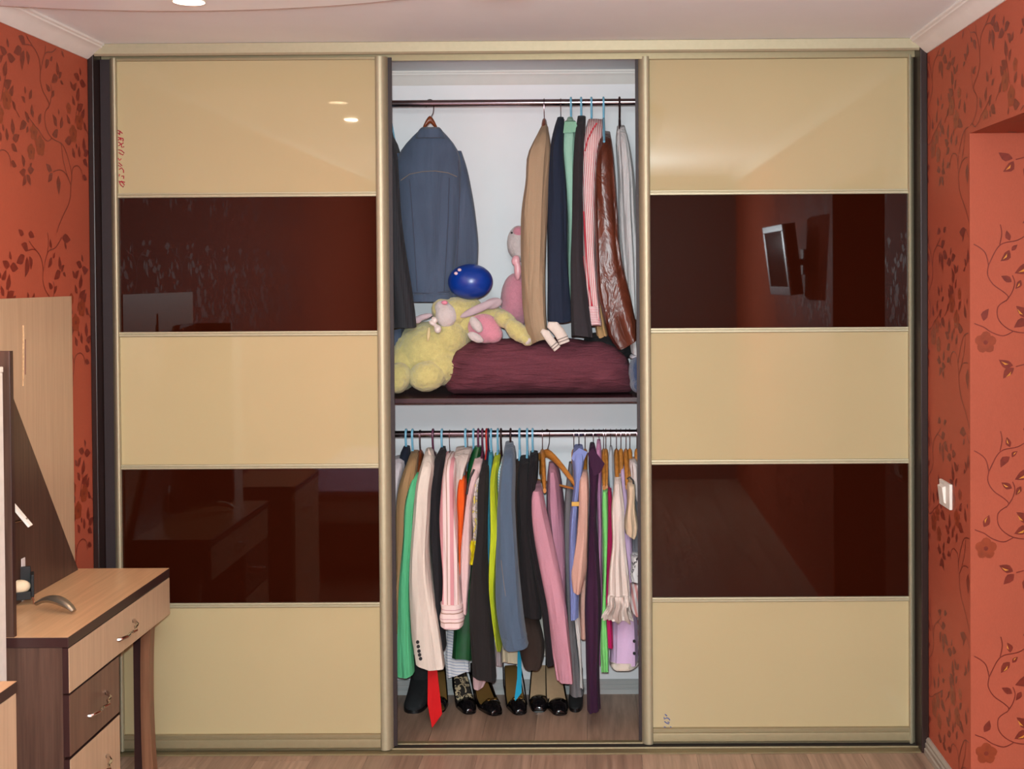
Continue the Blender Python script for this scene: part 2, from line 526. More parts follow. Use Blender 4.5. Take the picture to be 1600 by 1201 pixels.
def print_pattern(name, fn, bounds, parent, base, gold=False, seed=1):
    """fn(u, v) -> world point on the paper; bounds (u0,u1,v0,v1); base = u of the tile's y = 0"""
    rnd = random.Random(seed)
    mb = MB()
    u0, u1, v0, v1 = bounds
    ku0 = math.floor((u0 - base) / PER_U) - 1; ku1 = math.ceil((u1 - base) / PER_U) + 2
    kv0 = math.floor((v0 - z00) / PER_V) - 1; kv1 = math.ceil((v1 - z00) / PER_V) + 2

    def inside(p):
        return u0 + .003 < p[0] < u1 - .003 and v0 + .003 < p[1] < v1 - .003
    for ku in range(ku0, ku1):
        for kv in range(kv0, kv1):
            off = (base + ku * PER_U, kv * PER_V)
            for a, b in LW:
                A = Vector((a[0] + off[0], a[1] + off[1])); B = Vector((b[0] + off[0], b[1] + off[1]))
                d = (B - A) * 1.22; B = A + d; L = d.length
                lf = lift(0)
                if not (inside(A) and inside(B)): continue
                t = d.normalized(); s = Vector((-t.y, t.x))
                wd = min(max(L * .27, .006), .016)
                bend = rnd.uniform(-.15, .15) * L
                left, right = [], []
                for q, ww in ((.15, .55), (.35, 1), (.6, .85), (.85, .35)):
                    c = A + d * q + s * bend * sin(pi * q)
                    left.append(c + s * wd * ww); right.append(c - s * wd * ww)
                pts = [A] + left + [B] + right[::-1]
                if all(inside(p) for p in pts):
                    mb.poly([fn(p[0], p[1], lf) for p in pts], 0)
                    if gold and rnd.random() < .6:  # gold sliver stands in for a glint on the leaf
                        g = [A + d * .3 + s * wd * .1, A + d * .5 + s * wd * .6, A + d * .8 + s * wd * .2, A + d * .5 + s * wd * .15]
                        mb.poly([fn(p[0], p[1], 2.6) for p in g], 2)
            for c, r in FW:
                c = Vector((c[0] + off[0], c[1] + off[1]))
                for j in range(5):
                    a = 2 * pi * j / 5 + .3
                    cc = c + Vector((cos(a), sin(a))) * r * .62
                    pts = [cc + Vector((cos(2 * pi * i / 9), sin(2 * pi * i / 9))) * r * (.5 + .08 * rnd.random()) for i in range(9)]
                    if all(inside(p) for p in pts):
                        mb.poly([fn(p[0], p[1], 1.0 + j * .1) for p in pts], 1)
                pts = [c + Vector((cos(2 * pi * i / 7), sin(2 * pi * i / 7))) * r * .25 for i in range(7)]
                if all(inside(p) for p in pts):
                    mb.poly([fn(p[0], p[1], 1.7) for p in pts], 0)
            for st in SW:
                pts = [Vector((p[0] + off[0], p[1] + off[1])) for p in st]
                # resample with a smooth curve
                sm = []
                for i in range(len(pts) - 1):
                    p0 = pts[max(i - 1, 0)]; p1 = pts[i]; p2 = pts[i + 1]; p3_ = pts[min(i + 2, len(pts) - 1)]
                    for j in range(4):
                        t = j / 4
                        sm.append(.5 * ((2 * p1) + (p2 - p0) * t + (2 * p0 - 5 * p1 + 4 * p2 - p3_) * t * t + (3 * p1 - p0 - 3 * p2 + p3_) * t**3))
                sm.append(pts[-1])
                lf2 = lift(0)
                for i in range(len(sm) - 1):
                    a, b = sm[i], sm[i + 1]
                    if not (inside(a) and inside(b)): continue
                    d = (b - a)
                    if d.length < 1e-6: continue
                    s = Vector((-d.y, d.x)).normalized() * .0017
                    mb.poly([fn(p[0], p[1], 1.9 + lf2) for p in (a + s, b + s, b - s, a - s)], 0)
    if not mb.v: return
    o = obj(name, mb, [M_LEAF, M_FLOWER, M_GOLD], parent, False)
    tag(o, kind='stuff')
    return o


EPS = .0006
print_pattern('vine_print', lambda u, v, k: (XL + EPS + k * .0002, u, v), (-3.2, -.002, .06, ZC - .056), wl, 0, seed=1)
print_pattern('vine_print', lambda u, v, k: (XR - EPS - k * .0002, u, v), (Y_D0 + .002, -.002, .06, ZC - .056), wr, -.22, False, 2)
print_pattern('vine_print', lambda u, v, k: (XR - EPS - k * .0002, u, v), (Y_D1, Y_D0, Z_D + .004, ZC - .056), wr, -.22, False, 3)
print_pattern('vine_print', lambda u, v, k: (XR - EPS - k * .0002, u, v), (-3.6, Y_D1, .06, ZC - .056), wr, -.22, False, 4)
print_pattern('vine_print', lambda u, v, k: (u, Y_D0 - EPS - k * .0002, v), (XR + .004, XP, .06, Z_D - .003), wr, XR + .46, True, 5)
print_pattern('vine_print', lambda u, v, k: (u, v, Z_D - EPS - k * .0002), (XR + .004, XP, Y_D1, Y_D0 - .004), wr, XR + .46, False, 6)

# ------------------------------------------------------------------ wardrobe frame
RODY = 0.30
ward = empty('wardrobe', (0, 0.05, 0), 'built-in wardrobe frame with dark side panels, metal tracks, one shelf and two hanging rails', 'wardrobe')
xa = P(150, 400, -.03).x; xb = P(1438, 400, -.03).x
ztr = P(800, 82.5, -.03).z
for x0, x1 in ((XL + .0005, xa), (xb, XR - .0005)):
    mb = MB().box((x0, -.034, .001), (x1, .11, ZC - .001))
    obj('side_panel', mb, M_WENGE, ward, False, .003)
tp = [(-.034, 0), (-.034, -.036), (-.028, -.043), (-.022, -.043), (-.022, -.030), (.100, -.030), (.100, 0)]
hh = (ZC - ztr) / .043
obj('top_track', MB().prism(tp, lambda p, t: (t, p[0], ZC - .0005 + p[1] * hh), xa + .0005, xb - .0005), M_CHAMP, ward, False, .002)
obj('top_guide', MB().box((xa + .001, .036, ZC - .055), (xb - .001, .044, ZC - .03 * hh - .001)), M_CHAMPF, ward, False)
bt = [(-.034, 0), (-.030, .004), (-.012, .0055), (-.010, .004), (.010, .004), (.012, .008), (.016, .008), (.018, .004), (.052, .004), (.055, .009), (.060, .009), (.063, .004), (.092, .004), (.098, 0)]
obj('bottom_track', MB().prism(bt, lambda p, t: (t, p[0], p[1] + .0004), xa + .0005, xb - .0005), plain('track_champagne', (120, 106, 76), .5, .35), ward, False)
ob_gr = obj('track_groove_shade', MB().box((xa + .001, .017, .0045), (xb - .001, .052, .0062)), plain('track_shadow', (40, 34, 30), .6), ward, False)  # dark strip painted as the shade between the track ridges
XDL, XDR = -1.02, 0.44
for x in (XDL, XDR):
    obj('divider', MB().box((x - .008, .105, .002), (x + .008, YB - .064, ZC - .002)), plain('divider_board', (205, 200, 200), .6), ward, False)
zs = P(800, 621.5, .115).z
obj('shelf', MB().box((XDL + .008, .115, zs - .018), (XDR - .008, YB - .002, zs)), plain('dark_shelf_laminate', (58, 34, 38), .25, 0, .05, 40), ward, False, .002)
zr1 = P(800, 160.5, RODY).z; zr2 = P(800, 677, RODY).z
RR = 0.0125
for z in (zr1, zr2):
    a = obj('hanging_rail', MB().tube([(XDL + .008, RODY, z), (XDR - .008, RODY, z)], RR, 20), M_RAIL, ward)
    for x, s in ((XDL + .008, 1), (XDR - .008, -1)):
        obj('rail_flange', MB().tube([(x, RODY, z), (x + s * .012, RODY, z)], .022, 18), M_CHROME, a)


# ------------------------------------------------------------------ sliding doors
ZP = [(2.4505, None)]


def stile(x_in, x_out, Y0, z0, z1, outer=False):
    """rounded aluminium grip profile from the panel side (x_in) to the free edge (x_out)"""
    wd = x_out - x_in
    prof = [(0, .004), (0, -.006), (.05, -.009), (.18, -.0125), (.35, -.0135), (.55, -.012), (.72, -.007), (.86, .002), (.95, .014), (1.0, .028), (.93, .028), (.6, .028), (0, .028)]
    if outer:
        prof = [(0, .004), (0, -.010), (.08, -.0128), (.2, -.0125), (.32, -.010), (.45, -.005), (.58, .002), (.72, .010), (.86, .019), (1.0, .028), (.6, .0285), (0, .0285)]
    return MB().prism(prof, lambda p, t: (x_in + p[0] * wd, Y0 + p[1], t), z0, z1)


def sliding_door(label, Y0, a, b, wl_, wr_, marks):
    z0, z1 = .013, ZC - .046
    root = empty('sliding_door', ((a + b) / 2, Y0 + .015, z0), label, 'door', 'sliding wardrobe doors')
    obj('stile', stile(a, a - wl_, Y0, z0 - .004, z1, a < -1), M_CHAMP, root, True, angle=50)
    obj('stile', stile(b, b + wr_, Y0, z0 - .004, z1, b > 1), M_CHAMP, root, True, angle=50)
    tops = [1.9806, 1.4915, 1.0225, .5315]
    rh = .0165
    zb_t = .0655
    rp = [(0, .004), (-.004, .003), (-.006, .0), (-.0065, -.0045), (-.0035, -.006), (-.0035, -.0075), (-.0065, -.009), (-.0065, -.0145), (-.004, -.0165), (0, -.0165), (.02, -.0165), (.02, .0)]
    for zt in tops:
        obj('cross_rail', MB().prism([(p[0], min(p[1], 0)) for p in rp], lambda p, t: (t, Y0 + .004 + p[0], zt + p[1]), a + .0005, b - .0005), M_CHAMP, root, False)
    obj('top_rail', MB().box((a + .0005, Y0 - .001, z1 - .010), (b - .0005, Y0 + .024, z1)), M_CHAMPF, root, False, .001)
    bp = [(-.002, zb_t), (-.006, zb_t - .002), (-.006, zb_t - .010), (-.002, zb_t - .012), (-.002, zb_t - .016), (-.007, zb_t - .018), (-.008, zb_t - .024), (-.008, z0 + .006), (-.004, z0), (.022, z0), (.022, zb_t)]
    obj('bottom_rail', MB().prism(bp, lambda p, t: (t, Y0 + p[0], p[1]), a + .0005, b - .0005), M_CHAMPF, root, True, angle=30)
    lims = [(z1 - .010, tops[0]), (tops[0] - rh, tops[1]), (tops[1] - rh, tops[2]), (tops[2] - rh, tops[3]), (tops[3] - rh, zb_t)]
    for i, (zt, zb) in enumerate(lims):
        mb = MB().box((a + .0005, Y0 + .004, zb + .0005), (b - .0005, Y0 + .012, zt - .0005))
        o = obj('panel', mb, M_BROWN if i % 2 else M_CREAM, root, False)
        o['label'] = 'dark brown gloss panel' if i % 2 else 'cream gloss panel'
    # dark brush strips; the outer ones are widened to paint the stile's shaded side
    obj('brush_strip', MB().box((a - wl_ - (.030 if a < -1 else .010), Y0 + .020, z0), (a - wl_ + .004, Y0 + .027, z1)), M_GASKET, root, False)
    obj('brush_strip', MB().box((b + wr_ - .004, Y0 + .020, z0), (b + wr_ + (.020 if b > 1 else .012), Y0 + .027, z1)), M_GASKET, root, False)
    for name, mt, strokes, (ox, oy, s) in marks:
        mb = MB()
        for st in strokes:
            pts = [P(ox + q[0] / s, oy + q[1] / s, Y0 + .0035) for q in st]
            mb.tube(pts, .0019, 6)
        o = obj(name, mb, mt, root)
        o['label'] = 'handwritten marker lettering on the glass'
    return root


M_REDINK = plain('red_marker', (160, 26, 48), .5)
M_BLUEINK = plain('blue_marker', (66, 80, 140), .5)
red = [[(155, 135), (190, 150), (230, 185)], [(155, 175), (190, 205)], [(190, 150), (182, 200)], [(160, 245), (240, 265)], [(160, 290), (200, 260)], [(200, 260), (205, 295)], [(240, 265), (235, 310)],
       [(165, 320), (210, 350), (245, 330)], [(165, 375), (210, 350)], [(210, 350), (215, 400), (255, 390)], [(165, 440), (210, 450), (255, 490), (235, 520), (200, 505), (170, 480)],
       [(160, 570), (185, 605), (210, 578)], [(170, 640), (225, 690), (190, 702), (165, 680)], [(175, 748), (215, 720), (245, 760), (245, 800)], [(175, 855), (182, 820)], [(215, 850), (250, 850), (245, 892)],
       [(175, 930), (225, 948), (260, 990), (238, 1020), (200, 990), (175, 930)], [(205, 930), (268, 948)]]
blue = [[(385, 340), (430, 375)], [(370, 400), (372, 440), (415, 422)], [(415, 415), (462, 425), (490, 465)], [(375, 490), (430, 530), (468, 542), (480, 512), (440, 500)], [(365, 600), (420, 625), (490, 650)], [(495, 600), (540, 630)], [(325, 700), (385, 725)]]
A_, B_, C_, D_ = -1.6781, -.7678, .1962, 1.1100
sliding_door('left sliding wardrobe door with cream and dark brown gloss panels and red handwriting', 0.0, A_, B_, .036, .042,
             [('handwriting', M_REDINK, red, (168.5, 190, 10.0))])
sliding_door('right sliding wardrobe door with cream and dark brown gloss panels and blue handwriting', .045, C_, D_, .040, .032,
             [('handwriting', M_BLUEINK, blue, (1010, 1090, 13.35))])

# ------------------------------------------------------------------ hangers
M_HBLUE = plain('light_blue_plastic', (116, 178, 206), .3)
M_HPURP = plain('plum_plastic', (92, 44, 70), .3)
M_HRED = plain('red_plastic', (176, 48, 38), .3)
M_HDARK = plain('dark_brown_plastic', (44, 26, 26), .3)
M_HNAVY = plain('navy_plastic', (30, 34, 62), .3)
M_HWIRE = plain('steel_wire', (120, 96, 100), .25, 1.0)
M_HWOOD = wood('honey_wood_hanger', (152, 92, 34), (196, 132, 62), 'Y', .35, 1.0)
M_HWOODD = wood('brown_wood_hanger', (98, 44, 20), (138, 68, 32), 'Y', .35, 1.0)
HK = {'blue': ('light blue plastic hanger', M_HBLUE), 'plum': ('plum plastic hanger', M_HPURP), 'red': ('red plastic hanger', M_HRED),
      'dark': ('dark brown plastic hanger', M_HDARK), 'navy': ('navy plastic hanger', M_HNAVY),
      'coat': ('broad brown wooden hanger', M_HWOODD), 'wood': ('honey wooden hanger', M_HWOOD), 'brownwood': ('brown wooden hanger', M_HWOODD), 'wire': ('thin steel wire hanger', M_HWIRE)}
H_PROTO = {}


def hook_pts(r):
    """hook in the YZ plane; origin at the rail centre"""
    rr = RR + r + .0004
    pts = [(0, -.062), (-.004, -.052), (-.012, -.036), (-rr, -.014), (-rr, 0)]
    for a in range(1, 7):
        t = pi - pi * a / 6
        pts.append((rr * cos(t), rr * sin(t)))
    pts += [(rr, -.008), (rr - .001, -.014)]
    return [Vector((0, y, z)) for y, z in pts]


def make_hanger(kind, reach=.2):
    name, mt = HK[kind]
    root = empty('clothes_hanger', (0, 0, 0))
    wooden = kind in ('wood', 'brownwood', 'coat')
    if wooden:
        obj('hook', MB().tube(hook_pts(.0017), .0017, 6), M_HWIRE, root)
        rings = []
        n = 33 if kind == 'coat' else 17
        for i in range(n):
            s = -1 + 2 * i / (n - 1)
            y = s * reach
            z = -.058 - .115 * abs(s) ** 1.35 - (.0 if abs(s) < .12 else .0)
            hz = .017 * (1 - .45 * abs(s)); hx = .0095 - .0035 * abs(s) ** 2
            if kind == 'coat':
                y = s * .10
                z = -.046 - .066 * min(1, abs(y) / .036) ** 1.6 - 1.15 * max(0, abs(y) - .036)
                hz = .014
            rings.append([(hx * cos(2 * pi * j / 10), y, z - hz + hz * sin(2 * pi * j / 10)) for j in range(10)])
        obj('shoulder_bar', MB().loft(rings), mt, root)
        if kind != 'coat':
            obj('trouser_bar', MB().tube([(0, -reach * .9, -.185), (0, reach * .9, -.185)], .0045, 8), mt, root)
    else:
        r = .0042 if kind != 'wire' else .0015
        obj('hook', MB().tube(hook_pts(r), r, 7), mt, root)
        obj('shoulder_bar', MB().tube([(0, y * reach, -.060 - .105 * abs(y) ** 1.2) for y in [-1, -.8, -.6, -.4, -.2, -.06, .06, .2, .4, .6, .8, 1]], r * 1.1, 7), mt, root)
        obj('trouser_bar', MB().tube([(0, -reach, -.165), (0, -reach + .01, -.176), (0, reach - .01, -.176), (0, reach, -.165)], r * .95, 7), mt, root)
    return root


def hanger(kind, hx, row, what, rot=0.0, reach=.2):
    """copy of the prototype on the rail at photo column hx; row 0 upper rail, 1 lower rail"""
    z = (zr1, zr2)[row]; py = (160.5, 677)[row]
    x = P(hx, py, RODY - .012).x
    key = (kind, round(reach, 2))
    if key not in H_PROTO:
        r = H_PROTO[key] = make_hanger(kind, key[1])
    else:
        p = H_PROTO[key]
        r = p.copy(); C.objects.link(r)
        for ch in p.children:
            c = ch.copy(); C.objects.link(c); c.parent = r
    r.location = (x, RODY, z)
    r.rotation_euler = (0, 0, rot)
    tag(r, HK[kind][0] + ' ' + what, 'hanger', 'hangers on the ' + ('upper', 'lower')[row] + ' rail')
    return r


# ------------------------------------------------------------------ garments
def interp_rows(rows, n):
    ys = np.array([r[0] for r in rows], float)
    t = np.linspace(ys[0], ys[-1], n)
    out = []
    for k in (1, 2):
        v = np.interp(t, ys, [r[k] for r in rows])
        vs = v.copy()
        for _ in range(2):
            vs[1:-1] = .25 * vs[:-2] + .5 * vs[1:-1] + .25 * vs[2:]
        out.append(vs)
    return list(zip(t, out[0], out[1]))


def cloth_tube(rows, yf, yb, shoulder=.16, top_y=None, n=26, m=28, fold=.10, seed=0, nf=3, hem_skew=0.0, flat=.75):
    """hanging cloth: rows (photo row, left, right) read at the cloth's own depth, thickness yf..yb in depth"""
    rnd = random.Random(seed)
    ph = [rnd.uniform(0, 2 * pi) for _ in range(6)]
    rr = interp_rows(rows, n)
    rings = []
    ty = RODY if top_y is None else top_y
    for i, (py, xl, xr) in enumerate(rr):
        t = i / (n - 1)
        k = min(t / shoulder, 1.0) if shoulder > 0 else 1.0
        k = math.sqrt(1 - (1 - k) ** 2)
        f = ty - .03 + (yf - ty + .03) * k
        b = ty + .03 + (yb - ty - .03) * k
        ym = .5 * (f + b) if (b - f) < .15 else f + .05
        pl = P(xl, py, ym); pr = P(xr, py, ym)
        xc = (pl.x + pr.x) / 2; hw = max((pr.x - pl.x) / 2, .002); z = (pl.z + pr.z) / 2
        yc = (f + b) / 2; hd = (b - f) / 2
        ring = []
        for j in range(m):
            a = 2 * pi * j / m
            ca, sa = cos(a), sin(a)
            cx_ = math.copysign(abs(ca) ** flat, ca); sy_ = math.copysign(abs(sa) ** flat, sa)
            wob = 1.7 * fold * (.6 * sin(nf * a + ph[0] + 2.2 * t) + .5 * sin((nf + 3) * a + ph[1] - 3.1 * t) + .3 * sin((2 * nf + 5) * a + ph[4] + 1.3 * t)) * (.4 + .6 * t)
            dx = .0025 * sin(9 * t + ph[2] + a)
            x = xc + hw * cx_ * (1 + wob * .35 * abs(sa)) + dx * min(1, hw / .01)
            y = yc + hd * sy_ * (1 + wob * min(1.0, .02 / hd) * 2.0)
            zz = z + (.004 * sin(2 * a + ph[3]) + hem_skew * cx_ * hw) * (1 if i > n - 4 else 0)
            ring.append((x, y, zz))
        rings.append(ring)
    return MB().loft(rings)


GROUPS = ('clothes on the upper rail', 'clothes on the lower rail')
G_SEED = [100]


def short_label(l):
    for k in (' with ', ' hanging', ' at ', ' between ', ' beside ', ' behind ', ' left of', ' right of', ' in ', ' near ', ' below ', ' under ', ' showing', ' reaching', ', '):
        l = l.split(k)[0]
    return l


def garment(name, label, cat, mt, rows, yf, row, depth=.09, body=None, bmat=None, kind=None, hx=None, hrot=0, what=None,
            shoulder=.16, fold=.10, nf=3, single=False, top_y=None, skew=0.0, n=26):
    """sleeve (or front fold) nearest to the camera, body of the garment behind it, on its own hanger"""
    G_SEED[0] += 1; sd = G_SEED[0]
    x0 = (rows[0][1] + rows[0][2]) / 2
    base = P(x0, rows[0][0], RODY)
    root = empty(name, base, label, cat, GROUPS[row])
    if single:
        obj('cloth', cloth_tube(rows, yf, yf + depth, shoulder, top_y, n, fold=fold, seed=sd, nf=nf, hem_skew=skew), mt, root)
    else:
        obj('sleeve', cloth_tube(rows, yf, yf + depth, shoulder, top_y, n, fold=fold, seed=sd, nf=nf, hem_skew=skew), mt, root)
        if body is None:
            y0, y1 = rows[0][0], rows[-1][0]
            mid = y0 + (y1 - y0) * .86
            body = []
            for (py, a, b) in interp_rows(rows, 14):
                if py <= mid:
                    c = (a + b) / 2; h = (b - a) / 2 * .86
                    body.append((py + 3, c - h, c + h))
        obj('body', cloth_tube(body, yf + depth * .75, 2 * RODY - yf - .02, shoulder * 1.1, top_y, 22, fold=fold * .5, seed=sd + 50, nf=4), bmat or mt, root)
    if kind:
        hanger(kind, hx if hx is not None else x0, row, what or 'holding the ' + short_label(label), hrot, min(.2, max(.05, RODY - yf - .035)))
    return root


def dot(parent, name, px, py, Y, r, mt, h=.004):
    c = P(px, py, Y)
    return obj(name, MB().disc((c.x, c.y, c.z), (0, -1, 0), r, h, 12), mt, parent, True, 0)


fb = fabric
# ---------------- upper rail
garment('suit_jacket', 'charcoal pinstripe jacket at the left end of the upper rail', 'jacket', striped('pinstripe', [(0, (42, 42, 46)), (.85, (58, 58, 62))], 130, 'X'),
        [(205, 606, 612), (230, 606, 618), (330, 608, 626), (430, 610, 639), (512, 613, 650)], .13, 0, kind='blue', hx=609, skew=.12)
garment('denim_trousers', 'dusty blue denim trouser leg end below the charcoal pinstripe jacket', 'trousers', fb('denim_dust', (72, 84, 104)),
        [(225, 610, 616), (380, 611, 622), (470, 612, 630), (545, 612, 632)], .24, 0, .10, single=True)

# denim jacket seen from behind, turned flat towards the room
dj = empty('denim_jacket', P(672, 205, .30), 'faded blue denim jacket facing the back wall beside the plush toys', 'jacket', GROUPS[0])
M_DEN = fabric('faded_denim', (72, 84, 104), .85, 700, .5, .2, .2, .22)
M_SEAM = plain('denim_stitching', (62, 66, 82), .8)
M_DENS = plain('denim_thread', (126, 112, 100), .8)


def flat_tube(rows, Yc, hd, n=26, m=28, seed=0, amp=.006, flat=.6):
    rnd = random.Random(seed); ph = [rnd.uniform(0, 6.3) for _ in range(4)]
    rings = []
    for i, (py, xl, xr) in enumerate(interp_rows(rows, n)):
        t = i / (n - 1)
        a = P(xl, py, Yc); b = P(xr, py, Yc)
        xc = (a.x + b.x) / 2; hw = (b.x - a.x) / 2; z = (a.z + b.z) / 2
        h = hd * (.45 + .55 * min(1, t * 5))
        ring = []
        for j in range(m):
            q = 2 * pi * j / m
            ca, sa = cos(q), sin(q)
            x = xc + hw * math.copysign(abs(ca) ** flat, ca)
            y = Yc + h * math.copysign(abs(sa) ** flat, sa) + amp * t * sin((x - xc) * 60 + ph[0] + 2 * t) * abs(sa)
            ring.append((x, y, z))
        rings.append(ring)
    return MB().loft(rings)


jb = obj('body', flat_tube([(203, 656, 690), (212, 646, 699), (225, 633, 711), (240, 622, 719), (262, 618, 722), (300, 621, 722), (400, 630, 714), (468, 640, 704)], .31, .05, seed=3), M_DEN, dj)
obj('sleeve', flat_tube([(240, 614, 630), (262, 612, 632), (320, 614, 634), (400, 619, 640), (455, 624, 644)], .325, .035, seed=4), M_DEN, dj)
obj('sleeve', flat_tube([(236, 704, 721), (262, 702, 730), (320, 702, 741), (380, 702, 748), (440, 700, 745), (478, 702, 740)], .325, .035, seed=5), M_DEN, dj)
obj('collar', flat_tube([(199, 659, 687), (203, 655, 691), (210, 651, 694), (216, 650, 696)], .285, .03, 10, seed=6, amp=0), M_DEN, dj)
obj('hem_band', flat_tube([(456, 638, 707), (463, 638.5, 706.5), (471, 640, 705)], .31, .054, 8, seed=3), M_DEN, dj)
for pts, nm in (([(626, 282), (640, 272), (660, 268), (680, 267), (700, 270), (714, 276)], 'yoke_seam'), ([(640, 280), (646, 360), (652, 455)], 'seam'), ([(702, 278), (700, 350), (694, 455)], 'seam'), ([(716, 250), (718, 300), (716, 370), (712, 440)], 'seam'), ([(640, 457), (670, 458), (704, 455)], 'seam')):
    q = [P(x, y, .2585) for x, y in pts]
    obj(nm, MB().tube(q, .0015, 6), M_DENS if nm == 'yoke_seam' else M_SEAM, jb)
hanger('coat', 671, 0, 'holding the faded denim jacket', pi / 2)

garment('long_cardigan', 'tan knitted long cardigan hanging over the bundle', 'cardigan', fb('tan_knit', (158, 134, 108), .9, 500, .5),
        [(195, 846, 856), (205, 842, 859), (220, 834, 862), (243, 819, 862), (256, 822, 860), (275, 824, 858), (330, 815, 855), (400, 813, 853), (470, 815, 853), (505, 820, 853), (533, 832, 856)], .13, 0, .11,
        kind='brownwood', hx=850, fold=.16, skew=.3)
garment('wool_jacket', 'dark navy jacket right of the tan cardigan', 'jacket', fb('navy_wool', (30, 38, 56)),
        [(184, 870, 882), (200, 864, 884), (230, 859, 880), (300, 856, 885), (400, 854, 888), (502, 856, 893)], .15, 0, kind='wire', hx=876)
garment('mint_shirt', 'mint green shirt between the navy and charcoal jackets', 'shirt', fb('mint_cotton', (160, 200, 178)),
        [(184, 886, 896), (196, 880, 901), (212, 877, 903), (230, 877, 900), (260, 881, 898), (330, 886, 896), (400, 887, 895), (470, 888, 894)], .20, 0, kind='blue', hx=892)
o = obj('collar', MB().loft([[P(x, y, .175) for x, y in ((882, 190), (900, 190), (904, 206), (880, 208))], [P(x, y, .195) for x, y in ((884, 188), (898, 188), (901, 204), (883, 206))]]), fb('mint_collar', (128, 176, 150)), C.objects['mint_shirt'])
g = garment('dark_blazer', 'charcoal blazer with two cuff buttons left of the striped shirt', 'blazer', fb('charcoal_wool', (48, 44, 48)),
            [(182, 903, 915), (200, 900, 914), (230, 898, 911), (300, 894, 910), (400, 891, 912), (480, 893, 920), (525, 893, 926)], .12, 0, kind='blue', hx=908)
for y in (505, 515):
    dot(g, 'button', 899.5, y, .118, .004, M_BUTTON)
M_RST = striped('red_white_stripe', [(0, (222, 206, 202)), (.62, (178, 62, 78))], 150, 'X', slant=.04)
g = garment('striped_shirt', 'red and white striped shirt between blazer and leather jacket', 'shirt', M_RST,
            [(187, 919, 942), (205, 913, 944), (235, 910, 936), (300, 909, 932), (400, 910, 931), (480, 914, 936), (507, 918, 939)], .15, 0, kind='blue', hx=924)
M_RED = plain('red_piping', (186, 40, 56), .7)
obj('piping', MB().tube([P(x, y, .146) for x, y in ((912, 330), (916, 400), (920, 445), (925, 478))], .0022, 6), M_RED, g)
obj('piping', MB().tube([P(x, y, .146) for x, y in ((911, 400), (914, 440), (919, 478))], .0022, 6), M_RED, g)
obj('piping', MB().tube([P(x, y, .140) for x, y in ((914, 236), (918, 218), (927, 200), (933, 192))], .0024, 6), M_RED, g)
obj('cuff', cloth_tube([(478, 914.5, 936), (492, 916, 938.5), (508, 918, 940)], .144, .246, 0, n=8, fold=.05, seed=8), striped('cuff_stripe', [(0, (222, 206, 204)), (.6, (176, 92, 108))], 170, 'Z'), g)
M_LEATH = N('brown_leather')
_f1 = M_LEATH.noise(M_LEATH.mapping((1, .8, .5)), 17, 3, .5, 1.0)
_f2 = M_LEATH.noise(M_LEATH.mapping((1, 1, 1)), 240, 2)
M_LEATH.set(Base_Color=M_LEATH.ramp(_f1, [(.3, lin((72, 32, 20))), (.7, lin((98, 48, 32)))]), Roughness=.34)
M_LEATH.bump(M_LEATH.math('ADD', _f1, M_LEATH.math('MULTIPLY', _f2, .03)), .55, .02)
M_LEATH = M_LEATH.mat
garment('leather_jacket', 'brown leather jacket with creased sleeve near the right door', 'jacket', M_LEATH,
        [(206, 938, 954), (230, 933, 958), (280, 930, 961), (350, 928, 966), (400, 930, 971), (450, 932, 983), (500, 944, 992), (528, 958, 996), (538, 966, 996)], .10, 0, .12, kind='blue', hx=943, skew=.5, fold=.14)
garment('white_shirt', 'crumpled white shirt at the right end of the upper rail', 'shirt', fb('white_cotton_crumpled', (204, 200, 200), .8, 900, 1.0, .25, .1, .14),
        [(197, 964, 976), (207, 960, 980), (230, 961, 986), (280, 965, 993), (350, 967, 994), (420, 971, 996), (500, 978, 998), (552, 986, 1000)], .17, 0, .12, kind='dark', hx=968, fold=.22, nf=5)
garment('tan_shirt', 'pale orange shirt tail showing under the striped cuff', 'shirt', fb('tan_cotton', (196, 152, 104)),
        [(250, 926, 934), (400, 926, 936), (500, 928, 944), (540, 936, 952)], .25, 0, .10, single=True)

# ---------------- lower rail
garment('lavender_shirt', 'pale lavender shirt at the left end of the lower rail', 'shirt', fb('pale_lavender', (204, 194, 198)),
        [(712, 618, 632), (725, 616, 633), (745, 616, 627), (775, 614, 622), (900, 613, 619)], .18, 1, kind='blue', hx=634)
garment('navy_top', 'dark navy top showing its collar behind the tan corduroy jacket', 'top', fb('dark_navy_cotton', (26, 32, 46)),
        [(697, 630, 641), (704, 624, 643), (716, 624, 641), (760, 630, 642), (900, 632, 642)], .24, 1, .12, kind='blue', hx=644, single=True)
garment('corduroy_jacket', 'tan corduroy jacket left of the bright green shirt', 'jacket', striped('tan_cord', [(0, (160, 126, 88)), (.55, (140, 108, 74))], 190, 'X', slant=.12, warp=.3),
        [(704, 642, 655), (715, 638, 655), (735, 630, 652), (760, 623, 649), (800, 620, 646), (900, 618, 640), (985, 616, 630)], .14, 1, kind='wire', hx=655)
garment('green_shirt', 'bright green shirt between tan corduroy and cream jacket', 'shirt', fb('emerald_cotton', (84, 172, 122)),
        [(726, 648, 660), (745, 644, 658), (765, 637, 655), (785, 632, 651), (830, 633, 648), (880, 628, 642), (920, 623, 641), (980, 621, 644), (1052, 623, 647)], .12, 1, kind='brownwood', hx=656.5, skew=.1)
g = garment('cream_jacket', 'cream jacket with dark cuff buttons', 'jacket', fb('cream_wool', (214, 200, 188)),
            [(700, 667, 675), (715, 663, 679), (735, 656, 679), (760, 650, 672), (790, 647, 673), (850, 641, 671), (900, 640, 673), (950, 642, 681), (1000, 645, 689), (1038, 650, 695)], .09, 1, .11, kind='plum', hx=676, fold=.16, skew=-.12)
